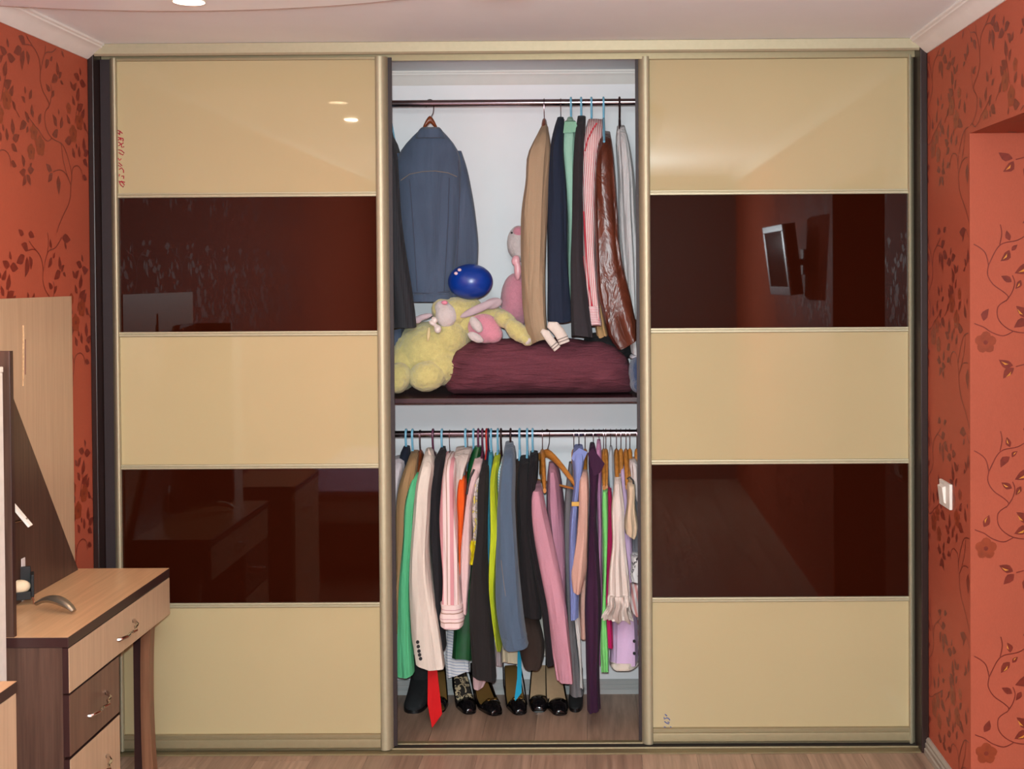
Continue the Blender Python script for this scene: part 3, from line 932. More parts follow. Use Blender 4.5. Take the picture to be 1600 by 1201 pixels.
for x, y in ((653, 1002), (654, 1009), (655, 1016), (656, 1022), (657.5, 1028)):
    dot(g, 'button', x, y, .094, .0062, M_BUTTON, .008)
obj('lapel', MB().loft([[P(x, y, .20) for x, y in ((669, 699), (676, 716), (679, 740), (667, 768), (664, 752), (671, 730))], [P(x, y, .212) for x, y in ((669, 699), (676, 716), (679, 740), (667, 768), (664, 752), (671, 730))]]), fb('cream_lapel', (206, 186, 172)), g)
garment('black_jacket', 'black jacket between the cream jacket and the pink striped blouse', 'jacket', fb('black_wool', (30, 28, 32)),
        [(698, 688, 697), (706, 680, 698), (730, 674, 697), (770, 671, 690), (850, 673, 691), (920, 678, 693), (985, 686, 694), (1010, 688, 696)], .14, 1, kind='blue', hx=690)
M_PST = striped('pink_broad_stripe', [(0, (224, 198, 196)), (.18, (152, 118, 98)), (.26, (224, 202, 198)), (.5, (204, 140, 146)), (.86, (224, 202, 198))], 26, 'X')
g = garment('striped_blouse', 'pink and white striped blouse with banded cuff', 'blouse', M_PST,
            [(706, 698, 711), (720, 696, 714), (745, 690, 713), (775, 688, 712), (800, 687, 713), (850, 690, 715), (900, 692, 719), (945, 690, 723)], .10, 1, kind='wire', hx=702)
obj('cuff', cloth_tube([(940, 689.5, 723.5), (955, 688.5, 725), (976, 688, 725.5)], .095, .2, 0, n=10, fold=.06, seed=18), striped('pink_cuff', [(0, (226, 202, 198)), (.30, (164, 128, 112)), (.42, (226, 202, 198)), (.7, (190, 140, 146)), (.78, (226, 202, 198))], 30, 'Z'), g)
garment('beige_blouse', 'pale beige ruffled blouse behind the pink striped blouse', 'blouse', fb('pale_beige_silk', (206, 190, 182), .6, 900, .9),
        [(698, 714, 738), (712, 710, 735), (735, 706, 724), (775, 708, 720), (850, 711, 721), (960, 714, 724)], .16, 1, .08, kind='blue', hx=727, fold=.22, nf=5)
garment('hem_shirt', 'blue hairline striped shirt, its hem below the green satin', 'shirt', striped('blue_hairline', [(0, (206, 204, 206)), (.7, (150, 158, 178))], 90, 'Z', slant=.15),
        [(760, 716, 724), (900, 706, 728), (985, 698, 731), (1030, 696, 733), (1052, 699, 733)], .30, 1, .05, kind='blue', hx=739.5, single=True, skew=.2)
garment('orange_top', 'bright orange top beside the pink striped blouse', 'top', fb('orange_cotton', (214, 82, 16), .8, 900, .3),
        [(735, 722, 728), (755, 717, 728), (790, 714, 727), (830, 716, 726), (880, 716, 724), (897, 717, 721)], .14, 1, kind='wire', hx=730.5)
garment('green_dress', 'dark green satin dress with collar above and hem below', 'dress', plain('dark_green_satin', (14, 74, 38), .35, 0, .2, 20, .2),
        [(697, 742, 752), (705, 736, 753), (725, 730, 750), (745, 728, 742), (800, 728, 738), (900, 712, 740), (990, 708, 741), (1025, 706, 741)], .25, 1, .10, kind='plum', hx=747, single=True)
garment('pink_tunic', 'pale pink tunic with a thin black strap', 'tunic', fb('pale_pink', (216, 184, 184)),
        [(712, 744, 754), (730, 738, 753), (745, 733, 748), (770, 729, 741), (800, 726, 739), (850, 722, 737), (900, 719, 734), (930, 721, 732), (955, 724, 731)], .12, 1, kind='plum', hx=753.5)
obj('strap', MB().tube([P(x, y, .115) for x, y in ((741, 733), (735, 745), (731, 760), (729, 772))], .004, 6), M_BLACKP, C.objects['pink_tunic'])
g = garment('print_scarf', 'grey and yellow print scarf with a yellow knotted end', 'scarf', blotch('scarf_print', [(0, (200, 186, 180)), (.5, (150, 136, 132)), (.58, (206, 186, 90)), (.68, (206, 192, 188))], 60),
            [(734, 742, 751), (780, 739, 749), (845, 738, 747)], .13, 1, .04, kind='red', hx=760, single=True)
obj('yellow_end', cloth_tube([(843, 736, 746), (855, 735, 746), (866, 735, 745), (878, 734, 744)], .128, .172, 0, n=10, fold=.3, seed=33), plain('yellow_satin', (206, 190, 28), .3, 0, .1, 60, .3), g)
garment('black_coat', 'long black coat left of the lime top', 'coat', fb('black_coat_wool', (32, 28, 28)),
        [(713, 759, 766), (735, 750, 764), (770, 746, 763), (830, 745, 763), (880, 737, 764), (940, 734, 767), (1000, 736, 771), (1056, 738, 776)], .10, 1, .12, kind='navy', hx=762.5, skew=-.15)
garment('pink_lining', 'pale pink slip hem below the long black coat', 'slip', fb('pale_pink_slip', (208, 176, 180)),
        [(800, 750, 760), (1000, 742, 764), (1056, 739, 766), (1072, 741, 755)], .24, 1, .06, single=True)
garment('teal_top', 'teal blue top between the black coat and lime top', 'top', fb('teal_cotton', (54, 138, 160)),
        [(705, 764, 770), (730, 762, 771), (760, 760, 770), (800, 758, 769), (842, 761, 769), (900, 764, 770), (990, 764, 772)], .16, 1, kind='blue', hx=767)
garment('lime_top', 'lime green top hanging in a long narrow fold', 'top', fb('lime_cotton', (176, 190, 34), .8, 900, .6),
        [(708, 773, 783), (722, 769, 783), (742, 764, 777), (780, 766, 779), (825, 768, 783), (850, 767, 778), (890, 764, 775), (915, 763, 773), (950, 767, 776), (990, 773, 782), (1012, 778, 784)], .11, 1, kind='blue', hx=777.5, fold=.2)
garment('blue_striped_top', 'white and light blue striped top beside the lime top', 'top', striped('aqua_stripe', [(0, (214, 214, 216)), (.45, (150, 196, 204))], 90, 'Z', slant=.6),
        [(714, 784, 790), (730, 779, 788), (750, 776, 786), (768, 776, 785)], .17, 1, .08, kind='dark', hx=782.5, single=True)
garment('aqua_top', 'small aqua top hem between lime top and denim shirt', 'top', fb('aqua_cotton', (96, 180, 200)),
        [(765, 777, 785), (780, 778, 787), (792, 780, 786)], .16, 1, .08, single=True)
g = garment('denim_shirt', 'grey blue denim shirt with long stitched sleeve', 'shirt', fabric('grey_denim', (76, 92, 112), .85, 700, .35, .2, .2, .10),
            [(690, 789, 803), (705, 786, 806), (740, 781, 806), (780, 779, 803), (830, 777, 806), (880, 774, 811), (930, 773, 816), (970, 778, 819), (1008, 788, 824)], .08, 1, .12, kind='dark', hx=797.5, skew=.1)
obj('cuff', cloth_tube([(992, 784.5, 822.5), (1000, 786, 824), (1009, 788, 825)], .077, .203, 0, n=6, fold=.03, seed=43), fabric('grey_denim', (76, 92, 112)), g)
obj('stitching', MB().tube([P(x, y, .0795) for x, y in ((783, 875), (787, 910), (793, 950), (799, 995))], .0011, 5), M_DENS, g)
garment('brown_coat', 'dark brown long coat behind the denim shirt', 'coat', fb('dark_brown_wool', (54, 40, 34)),
        [(718, 806, 816), (750, 802, 813), (790, 799, 811), (850, 800, 814), (950, 808, 836), (1000, 811, 851), (1030, 813, 852), (1040, 818, 846)], .22, 1, .10, kind='blue', hx=811.5, single=True)
garment('cream_skirt', 'cream skirt hem below the denim shirt', 'skirt', fb('cream_skirt_cloth', (206, 192, 164)),
        [(760, 790, 804), (900, 786, 810), (1005, 785, 812), (1033, 785, 813)], .32, 1, .06, kind=None, single=True)
garment('lilac_slip', 'pale lilac slip hem left of the cream skirt', 'slip', fb('lilac_slip_cloth', (188, 170, 172)),
        [(800, 774, 784), (950, 774, 784), (1038, 774, 784)], .36, 1, .05, single=True)
garment('black_jersey', 'black top right of the denim shirt', 'top', fb('soft_black', (28, 24, 26)),
        [(712, 813, 827), (730, 811, 828), (760, 809, 826), (820, 810, 828), (900, 813, 838), (962, 816, 846)], .14, 1, kind='blue', hx=823.5)
garment('black_trousers', 'long black trousers left of the pink cardigan', 'trousers', fb('black_trouser_cloth', (24, 20, 24)),
        [(705, 828, 841), (740, 824, 840), (790, 822, 834), (850, 826, 842), (900, 836, 852), (960, 846, 864), (1034, 854, 874)], .12, 1, kind='blue', hx=832)
garment('white_vest', 'white vest hem beside the long black trousers', 'top', fb('white_top_cloth', (214, 206, 196)),
        [(800, 836, 848), (950, 840, 852), (1000, 843, 854), (1022, 848, 854)], .30, 1, .05, single=True)
# pink cardigan on a hanger turned towards the room
M_PINKK = fb('rose_knit', (186, 132, 146), .9, 500, .4)
M_PINKS = fb('rose_knit_back', (172, 122, 140), .9, 500, .6)
g = garment('pink_cardigan', 'rose pink cardigan hanging open on a turned wooden hanger', 'cardigan', M_PINKK,
            [(752, 833, 844), (775, 831, 849), (800, 830, 853), (850, 834, 866), (900, 843, 878), (950, 855, 886), (1000, 862, 889), (1045, 867, 894), (1060, 869, 895)], .10, 1, .10,
            body=[(722, 857, 866), (745, 852, 876), (790, 852, 880), (830, 856, 884), (880, 862, 884), (950, 870, 886), (995, 878, 886)], bmat=M_PINKS, fold=.16, skew=-.25, shoulder=.08)
hanger('wood', 847, 1, 'on the left of the two holding the rose pink cardigan', .08)
hanger('wood', 855, 1, 'turned to the room, holding the rose pink cardigan', .62)
M_GREYW = fb('grey_wool', (104, 100, 102))
garment('grey_coat', 'grey long coat right of the pink cardigan', 'coat', M_GREYW,
        [(722, 888, 896), (745, 885, 897), (765, 882, 898), (850, 881, 896), (950, 884, 898), (1020, 888, 906), (1080, 891, 912)], .22, 1, .12, single=True, kind='wood', hx=896.5)
garment('white_strip_skirt', 'narrow white skirt panel beside the grey coat', 'skirt', fb('white_skirt_cloth', (206, 200, 196)),
        [(880, 897, 903), (965, 898, 905), (1040, 905, 910), (1072, 906, 912)], .20, 1, .06, single=True)
M_PERI = fb('periwinkle', (122, 136, 190))
g = garment('periwinkle_dress', 'periwinkle blue dress with a gold belt tag', 'dress', M_PERI,
            [(695, 899, 909), (704, 894, 914), (716, 893, 914), (740, 897, 909), (780, 893, 905), (805, 889, 904), (850, 890, 901), (900, 890, 904), (963, 890, 905)], .13, 1, .10, kind='wood', hx=904.5, shoulder=.06)
obj('belt_tag', MB().box(P(893, 784, .124), P(905.5, 790, .131)), plain('gold_tag', (190, 148, 70), .35, .4), g, False, .0005)
obj('collar', MB().loft([[P(x, y, .14) for x, y in ((896, 707), (905, 700), (918, 706), (911, 722), (900, 724), (893, 716))], [P(x, y, .155) for x, y in ((896, 707), (905, 700), (918, 706), (911, 722), (900, 724), (893, 716))]]), M_PERI, g)
M_DUSTY = fb('dusty_rose_knit', (194, 152, 138), .9, 420, .4)
garment('dusty_cardigan', 'dusty rose ribbed cardigan left of the dark purple dress', 'cardigan', M_DUSTY,
        [(726, 908, 917), (740, 905, 920), (765, 905, 920), (800, 905, 918), (850, 898, 919), (890, 892, 918), (902, 893, 914), (922, 896, 908)], .11, 1,
        body=[(735, 907, 918), (800, 906, 918), (900, 904, 920), (993, 906, 920)], kind='wood', hx=914)
M_PURP = fb('aubergine_jersey', (54, 22, 50), .8, 900, .4)
g = garment('purple_dress', 'long dark purple dress reaching almost to the floor', 'dress', M_PURP,
            [(692, 922, 929), (705, 917, 930), (722, 917, 940), (745, 921, 936), (800, 919, 932), (860, 920, 935), (920, 916, 938), (965, 913, 939), (990, 915, 938), (1030, 914, 937), (1106, 917, 939)], .13, 1, .10, single=True, kind='wood', hx=927, fold=.18)
obj('collar', MB().loft([[P(x, y, .128) for x, y in ((918, 708), (926, 700), (945, 724), (938, 738), (928, 744))], [P(x, y, .15) for x, y in ((918, 708), (926, 700), (945, 724), (938, 738), (928, 744))]]), M_PURP, g)
garment('orchid_top', 'orchid pink top right of the dark purple dress', 'top', fb('orchid_cotton', (198, 134, 172)),
        [(687, 933, 938), (700, 931, 939), (725, 931, 940), (760, 932, 939), (830, 933, 941), (930, 934, 942), (1033, 930, 939)], .21, 1, .08, single=True, kind='wire', hx=936, shoulder=.04)
garment('light_green_top', 'light green top in a narrow long fold', 'top', fb('apple_green', (116, 196, 112)),
        [(754, 942, 949), (780, 941, 950), (830, 942, 949), (900, 941, 948), (950, 940, 948), (1000, 939, 950), (1046, 940, 950)], .12, 1, .08, single=True, kind='wood', hx=943, shoulder=.06)
garment('magenta_top', 'magenta top beside the light green top', 'top', fb('magenta_cotton', (176, 18, 86)),
        [(755, 950, 955), (790, 949, 957), (840, 948, 957), (900, 946, 956), (950, 946, 955), (1008, 948, 957)], .14, 1, .08, single=True, kind='wood', hx=946.5, shoulder=.06)
garment('pale_grey_top', 'pale grey blue top left of the white knitted dress', 'top', fb('pale_grey_cotton', (170, 176, 182)),
        [(697, 952, 957), (706, 950, 960), (740, 951, 960), (800, 953, 959), (860, 953, 958)], .22, 1, .08, kind='wire', hx=954)
M_WKN = fb('white_rib_knit', (212, 198, 190), .9, 420, .7)
g = garment('white_knit_dress', 'white knitted dress with a flared frill hem', 'dress', M_WKN,
            [(737, 960, 970), (755, 960, 971), (770, 959, 972), (790, 956, 975), (830, 955, 976), (845, 956, 978), (880, 953, 981), (930, 951, 984)], .09, 1, .10, kind='wood', hx=963, fold=.16, nf=6, shoulder=.08)
obj('frill', cloth_tube([(926, 951, 984), (940, 949, 984), (952, 945, 986), (964, 940, 989)], .075, .20, 0, n=12, m=48, fold=.5, seed=71, nf=9), M_WKN, g)
M_LILAC = fb('lilac_knit', (206, 172, 204), .9, 500, .3)
g = garment('lilac_cardigan', 'lilac cardigan with two dark buttons and cream hem', 'cardigan', M_LILAC,
            [(727, 970, 976), (745, 969, 978), (790, 972, 984), (850, 972, 988), (920, 966, 992), (960, 957, 995), (1000, 955, 996), (1032, 953, 996)], .20, 1, .12, single=True, kind='wood', hx=970)
obj('hem', cloth_tube([(1029, 953, 996.5), (1038, 952.5, 997)], .197, .323, 0, n=5, fold=.08, seed=101 + 49), fb('cream_hem', (216, 200, 186)), g)
for y in (1001, 1020):
    dot(g, 'button', 991, y, .198, .0055, M_BUTTON, .006)
g = garment('beige_jersey', 'beige short sleeved top beside the white knitted dress', 'top', fb('beige_jersey', (206, 178, 150)),
            [(746, 982, 989), (760, 980, 992), (790, 978, 994), (825, 976, 996), (836, 977, 992)], .12, 1, .08, kind='wood', hx=978, skew=-.4,
            body=[(742, 981, 989), (760, 981, 990), (830, 979, 990)])
obj('neck_trim', MB().tube([P(x, y, .118) for x, y in ((980, 748), (984, 745), (989, 750), (990, 756))], .003, 6), M_BLACKP, g)
garment('white_pink_blouse', 'white blouse under the right door stile', 'blouse', fb('white_pink_silk', (214, 198, 194), .6),
        [(715, 985, 992), (728, 983, 997), (750, 985, 1001), (780, 992, 1004)], .20, 1, .08, single=True, kind='wood', hx=984)
garment('grey_jersey', 'grey top at the right end of the lower rail', 'top', fb('mid_grey_jersey', (118, 114, 120)),
        [(742, 986, 994), (770, 990, 1001), (820, 988, 1003), (868, 986, 1004)], .24, 1, .08, kind='wood', hx=995, single=True)
garment('floral_top', 'white top with black floral print beside the right door', 'top', blotch('black_floral', [(0, (220, 212, 210)), (.60, (40, 36, 40)), (.66, (220, 212, 210))], 45),
        [(862, 987, 1002), (880, 985, 1004), (908, 986, 1004)], .15, 1, .06, single=True)
garment('frill_blouse', 'pink and white striped frill below the floral top', 'blouse', striped('pink_frill', [(0, (214, 196, 194)), (.5, (204, 140, 136))], 55, 'X', slant=.2),
        [(905, 986, 1003), (935, 983, 1004), (955, 986, 1004), (962, 992, 1004)], .16, 1, .06, single=True)
garment('pink_striped_skirt', 'pink and white diagonal striped skirt at far right', 'skirt', striped('pink_diag', [(0, (216, 202, 196)), (.5, (204, 136, 132))], 26, 'Z', slant=.8),
        [(950, 994, 1004), (1000, 996, 1007), (1057, 1001, 1010)], .26, 1, .06, single=True)

# tie and ribbon ends hanging below the clothes
mb = MB(); mb.loft([[P(x, y, .17) for x, y in ((669, 985), (676, 985), (691, 1115), (675, 1137), (668, 1100))], [P(x, y, .174) for x, y in ((669, 985), (676, 985), (691, 1115), (675, 1137), (668, 1100))]])
o = obj('necktie', mb, fb('red_tie_silk', (190, 12, 18), .5, 900, .15), None, True, .0008, P(672, 985, .17)); tag(o, 'bright red tie end hanging over the strappy black sandal', 'tie', GROUPS[1])
mb = MB(); mb.loft([[P(x, y, .30) for x, y in ((809, 1000), (814, 1000), (815, 1050), (815, 1082), (805, 1095), (804, 1090), (808, 1060))], [P(x, y, .303) for x, y in ((809, 1000), (814, 1000), (815, 1050), (815, 1082), (805, 1095), (804, 1090), (808, 1060))]])
o = obj('ribbon', mb, fb('turquoise_ribbon', (22, 142, 176), .5, 900, .15), None, True, 0, P(811, 1000, .30)); tag(o, 'turquoise ribbon end hanging over the buckled pump', 'ribbon', GROUPS[1])

# ------------------------------------------------------------------ things on the shelf
def blob(name, ells, mt, parent, voxel=.005, noise=.007, nscale=.012, smooth=5):
    mb = MB()
    for (px, py, Y, rx, ry, rd, ang) in ells:
        c = P(px, py, Y); s = F_PX / (Y + D_CAM)
        mb.ell(c, (rx / s, rd, ry / s), Matrix.Rotation(radians(ang), 3, 'Y'), 20, 12)
    o = obj(name, mb, mt, parent)
    r = o.modifiers.new('remesh', 'REMESH'); r.mode = 'VOXEL'; r.voxel_size = voxel; r.use_smooth_shade = True
    s = o.modifiers.new('smooth', 'SMOOTH'); s.iterations = smooth; s.factor = .5
    if noise:
        tx = bpy.data.textures.new(name + '_pile', 'CLOUDS'); tx.noise_scale = nscale
        d = o.modifiers.new('pile', 'DISPLACE'); d.texture = tx; d.strength = noise; d.mid_level = .5
    return o


def plush(name, col, var=.16):
    n = N(name); c = lin(col)
    f = n.noise(n.mapping((1, 1, 1)), 60, 4, .6)
    g_ = n.noise(n.mapping((1, 1, 1)), 420, 2, .6)
    n.set(Base_Color=n.mix(.4, n.ramp(f, [(.3, sc(c, 1 - var)), (.7, sc(c, 1 + var))]), n.ramp(g_, [(.3, sc(c, .75)), (.7, sc(c, 1.2))])), Roughness=.95, Sheen_Weight=.5)
    n.b.inputs['Specular IOR Level'].default_value = .1
    n.bump(n.math('ADD', f, n.math('MULTIPLY', g_, .5)), .8, .006)
    return n.mat


M_YEL = plush('yellow_plush', (198, 186, 122))
M_WPL = plush('white_plush', (206, 194, 192), .06)
M_PPL = plush('pink_plush', (208, 136, 152), .08)
M_LAVP = plain('lavender_felt', (182, 162, 168), .9)
M_SATW = plain('white_satin', (214, 200, 194), .3, 0, .1, 60, .3)
M_NOSE = plain('pink_nose', (218, 130, 150), .5)

rab = empty('plush_rabbit', P(665, 615, .25), 'large yellow plush rabbit lying at the left of the shelf', 'plush toy')
obj_b = blob('body', [(668, 548, .31, 58, 46, .13, -10), (630, 570, .29, 24, 40, .11, 0), (703, 528, .30, 34, 34, .11, 0), (690, 572, .27, 36, 30, .10, 0)], M_YEL, rab)
blob('foot', [(668, 587, .20, 30, 24.5, .06, -12), (678, 578, .23, 26, 24, .06, 0)], M_YEL, rab)
blob('foot', [(622, 590, .19, 20, 25, .055, 15), (618, 598, .17, 18, 16, .05, 0)], M_YEL, rab)
hd = blob('head', [(712, 488, .29, 36, 24, .075, -8), (690, 482, .27, 16, 16, .05, 0), (730, 478, .31, 22, 14, .06, -10)], M_YEL, rab)
blob('muzzle', [(697, 493, .225, 17, 19, .035, 0), (692, 480, .235, 13, 11, .03, 0)], M_WPL, hd, noise=.0015)
obj('nose', MB().ell(P(694.5, 472.5, .205), (.012, .008, .008)), M_NOSE, hd)
blob('ear', [(748, 482, .225, 34, 7, .012, -24), (770, 474, .235, 16, 9, .012, -15)], M_LAVP, hd, .004, .001)
blob('ear', [(662, 495, .22, 15, 5, .012, -14), (652, 500, .22, 7, 6, .012, 0)], M_LAVP, hd, .004, .001)
blob('ear', [(697, 440, .34, 9, 27, .02, 8)], M_YEL, hd, .005, .003)
bw = blob('bow', [(676, 505, .185, 7, 4, .012, 25), (684, 514, .185, 6, 7, .012, 0), (679, 499, .19, 6, 4, .012, 40)], M_SATW, rab, .003, .001)
blob('ribbon_tail', [(669.5, 522, .178, 3.2, 12, .004, 5)], plain('tan_ribbon', (196, 176, 128), .5), bw, .0025, 0)

rab2 = empty('plush_rabbit', P(760, 545, .28), 'small yellow plush rabbit with pink tummy lying on the burgundy bundle', 'plush toy')
b2 = blob('body', [(742, 500, .30, 42, 26, .07, -8), (775, 494, .29, 28, 14, .06, 15)], M_YEL, rab2)
blob('arm', [(790, 500, .20, 20, 13, .035, 30), (808, 517, .17, 24, 14, .035, 42), (822, 530, .155, 12, 9, .03, 45)], M_YEL, rab2)
blob('tummy', [(757, 513, .215, 27, 23, .04, 20), (770, 522, .21, 16, 14, .035, 0)], M_PPL, rab2, noise=.0015)
blob('foot_sole', [(744, 507, .165, 8, 15, .02, -35)], M_WPL, rab2, .004, .003)
blob('foot_sole', [(743, 527, .16, 14, 7, .02, 28)], M_WPL, rab2, .004, .003)
obj('paw_tip', MB().ell(P(825, 533, .135), (.010, .008, .013), Matrix.Rotation(radians(35), 3, 'Y')), M_WPL, rab2)

pk = empty('pink_plush_toy', P(805, 515, .42), 'white faced plush toy in pink, half behind the tan cardigan', 'plush toy')
blob('body', [(806, 470, .42, 24, 44, .07, 0), (796, 495, .40, 20, 18, .06, 0)], M_PPL, pk, noise=.002)
h2 = blob('head', [(809, 378, .42, 17, 26, .06, 6), (812, 395, .41, 12, 14, .05, 0)], M_WPL, pk, noise=.002)
blob('ear', [(810, 362, .385, 9, 9, .025, 20)], M_PPL, h2, .004, .001)
obj('eye', MB().ell(P(799.5, 363.5, .365), (.004, .003, .004)), M_BLACKP, h2)
blob('ribbon', [(806, 407, .36, 7, 9, .012, 10), (809, 422, .36, 6, 16, .012, 0)], plain('pink_satin', (224, 164, 172), .3), pk, .004, .001)

ball = empty('satin_ball', P(735, 467, .27), 'shiny blue satin ball with two pale spots resting on the yellow rabbits', 'ball')
o = obj('ball', MB().ell(P(735, 440, .27), (.084, .070, .0665), None, 40, 24), plain('blue_satin', (8, 52, 140), .3, 0, .06, 30, .05), ball)
for x, y in ((712.5, 427), (718, 421.5)):
    c = P(x, y, .22)
    o2 = obj('spot', MB().ell(c, (.0075, .006, .006)), plain('pale_pink_spot', (220, 190, 200), .6), o)

# burgundy bundle : loft along x
bun = empty('cloth_bundle', P(845, 617, .28), 'large burgundy cloth bundle filling the shelf', 'bundle')
rowsb = [(695, 582, 600), (699, 568, 609), (708, 552, 614), (716, 542, 616), (730, 536, 617), (760, 531, 618), (800, 529, 619), (850, 529, 619), (900, 530, 619), (940, 533, 618), (962, 538, 617), (974, 545, 616), (980, 556, 615), (985, 572, 614), (988, 592, 609)]
xs_ = np.linspace(695, 988, 60)
tops_ = np.interp(xs_, [r[0] for r in rowsb], [r[1] for r in rowsb]); bots_ = np.interp(xs_, [r[0] for r in rowsb], [r[2] for r in rowsb])
rings = []
for i, x in enumerate(xs_):
    Yc = .29
    t = P(x, tops_[i], .27); b = P(x, bots_[i], .17)
    zb = max(zs + .001, zs + .001 + (614 - bots_[i]) / 425 * .9 if bots_[i] < 614 else zs + .001)
    zt = t.z
    zc_ = (zt + zb) / 2; hz = (zt - zb) / 2
    kk = min(1, (min(i, 59 - i) + .6) / 13); e = math.sqrt(1 - (1 - kk) ** 2)
    hdp = .145 * e
    ring = []
    for j in range(36):
        a = 2 * pi * j / 36
        ca, sa = cos(a), sin(a)
        ny = math.copysign(abs(ca) ** .85, ca); nz = math.copysign(abs(sa) ** .85, sa)
        wr_ = 1 + (.035 * sin(i * .42 + 3 * a) + .03 * sin(i * .23 - 5 * a + 1) + .02 * sin(i * .8 + 7 * a)) + (.05 * sin(14 * a + i) if min(i, 59 - i) < 5 else 0)
        ring.append((t.x, Yc + hdp * ny * wr_, max(zs + .0005, zc_ + hz * nz * (wr_ if nz > 0 else 1))))
    rings.append(ring)
n = N('burgundy_cloth')
wv = n.noise(n.mapping((9, 9, 60), rot=(0, .25, 0)), 1.0, 4, .6, .5)
fi = n.noise(n.mapping((60, 60, 300)), 2.0, 2)
n.set(Base_Color=n.mix(.4, n.ramp(wv, [(.3, lin((82, 34, 46))), (.7, lin((106, 50, 62)))]), n.ramp(fi, [(.3, lin((74, 30, 42))), (.7, lin((112, 54, 66)))])), Roughness=.9)
n.bump(wv, .9, .015)
obj('cloth', MB().loft(rings), n.mat, bun)
mb = MB()
for k, (x, y) in enumerate(((706, 571), (712, 565), (703, 585), (716, 570))):
    mb.tube([P(x, y, .145 + .01 * k), P(x + 8, y + 2 - k, .142 + .008 * k), P(x + 18, y + 5 - 2 * k, .142)], [.001, .004, .001], 6)
obj('gather', mb, n.mat, bun)

# socks, dark folded things, blue knit
def sock(label, pts, wd):
    root = empty('sock', P(*pts[0], .16), label, 'sock', 'white socks on the bundle')
    q = [P(x, y, .115 + .012 * (i == 0)) for i, (x, y) in enumerate(pts)]
    rings = []
    for i, p in enumerate(q):
        t = (q[min(i + 1, len(q) - 1)] - q[max(i - 1, 0)]).normalized()
        s = Vector((t.z, 0, -t.x)).normalized()
        ww = wd * (.55 if i == 0 else 1)
        rings.append([p + s * ww * cos(2 * pi * j / 14) + Vector((0, 1, 0)) * .010 * (.6 if i == 0 else 1) * sin(2 * pi * j / 14) for j in range(14)])
    obj('foot', MB().loft(rings), fabric('sock_knit', (212, 200, 190), .9, 500, .4), root)
    t = (q[-1] - q[-2]).normalized(); s = Vector((t.z, 0, -t.x)).normalized()
    for k in (.010, .020):
        c = q[-1] - t * k
        obj('stripe', MB().loft([[c + t * d + s * wd * 1.03 * cos(2 * pi * j / 14) + Vector((0, 1, 0)) * .0106 * sin(2 * pi * j / 14) for j in range(14)] for d in (-.002, .002)]), plain('sock_grey', (128, 118, 112), .9), root)


sock('white ankle sock with grey stripes, left one on the bundle', [(846, 516), (853, 521), (860, 531), (866, 539), (871, 545)], .015)
sock('white ankle sock with grey stripes, right one on the bundle', [(856, 507), (866, 510), (874, 519), (879, 528), (882, 536)], .020)
o = blob('folded_cloth', [(945, 535, .33, 34, 16, .10, 8), (970, 545, .30, 24, 14, .08, 10)], fabric('black_cloth', (26, 26, 28)), None, .007, .004, .05); tag(o, 'black folded clothes behind the burgundy bundle', 'clothes')
o = blob('folded_knit', [(996, 580, .22, 14, 26, .08, 0), (998, 600, .20, 14, 14, .08, 0)], plush('blue_knit', (46, 66, 104)), None, .006, .003, .015); tag(o, 'blue knitted garment folded at the right end of the shelf', 'clothes')
o = blob('white_cloth', [(992, 556, .24, 9, 5, .05, -10)], fabric('white_cloth', (206, 204, 210)), None, .004, .001); tag(o, 'scrap of white cloth on top of the blue knitted garment', 'clothes')

# ------------------------------------------------------------------ shoes on the closet floor
M_PAT = plain('black_patent', (14, 12, 14), .12, 0, .1, 40)
M_SUEDE = plain('black_suede', (24, 26, 28), .85, 0, .2, 80, .2)
M_BEIN = plain('beige_insole', (176, 146, 112), .6)
M_OLIN = plain('bronze_insole', (110, 82, 38), .5)
M_LEO = blotch('leopard_insole', [(0, (40, 34, 30)), (.47, (196, 176, 140)), (.54, (40, 34, 30)), (.62, (188, 168, 136))], 38)
M_GOLDB = plain('gold_buckle', (214, 176, 92), .2, 1.0)


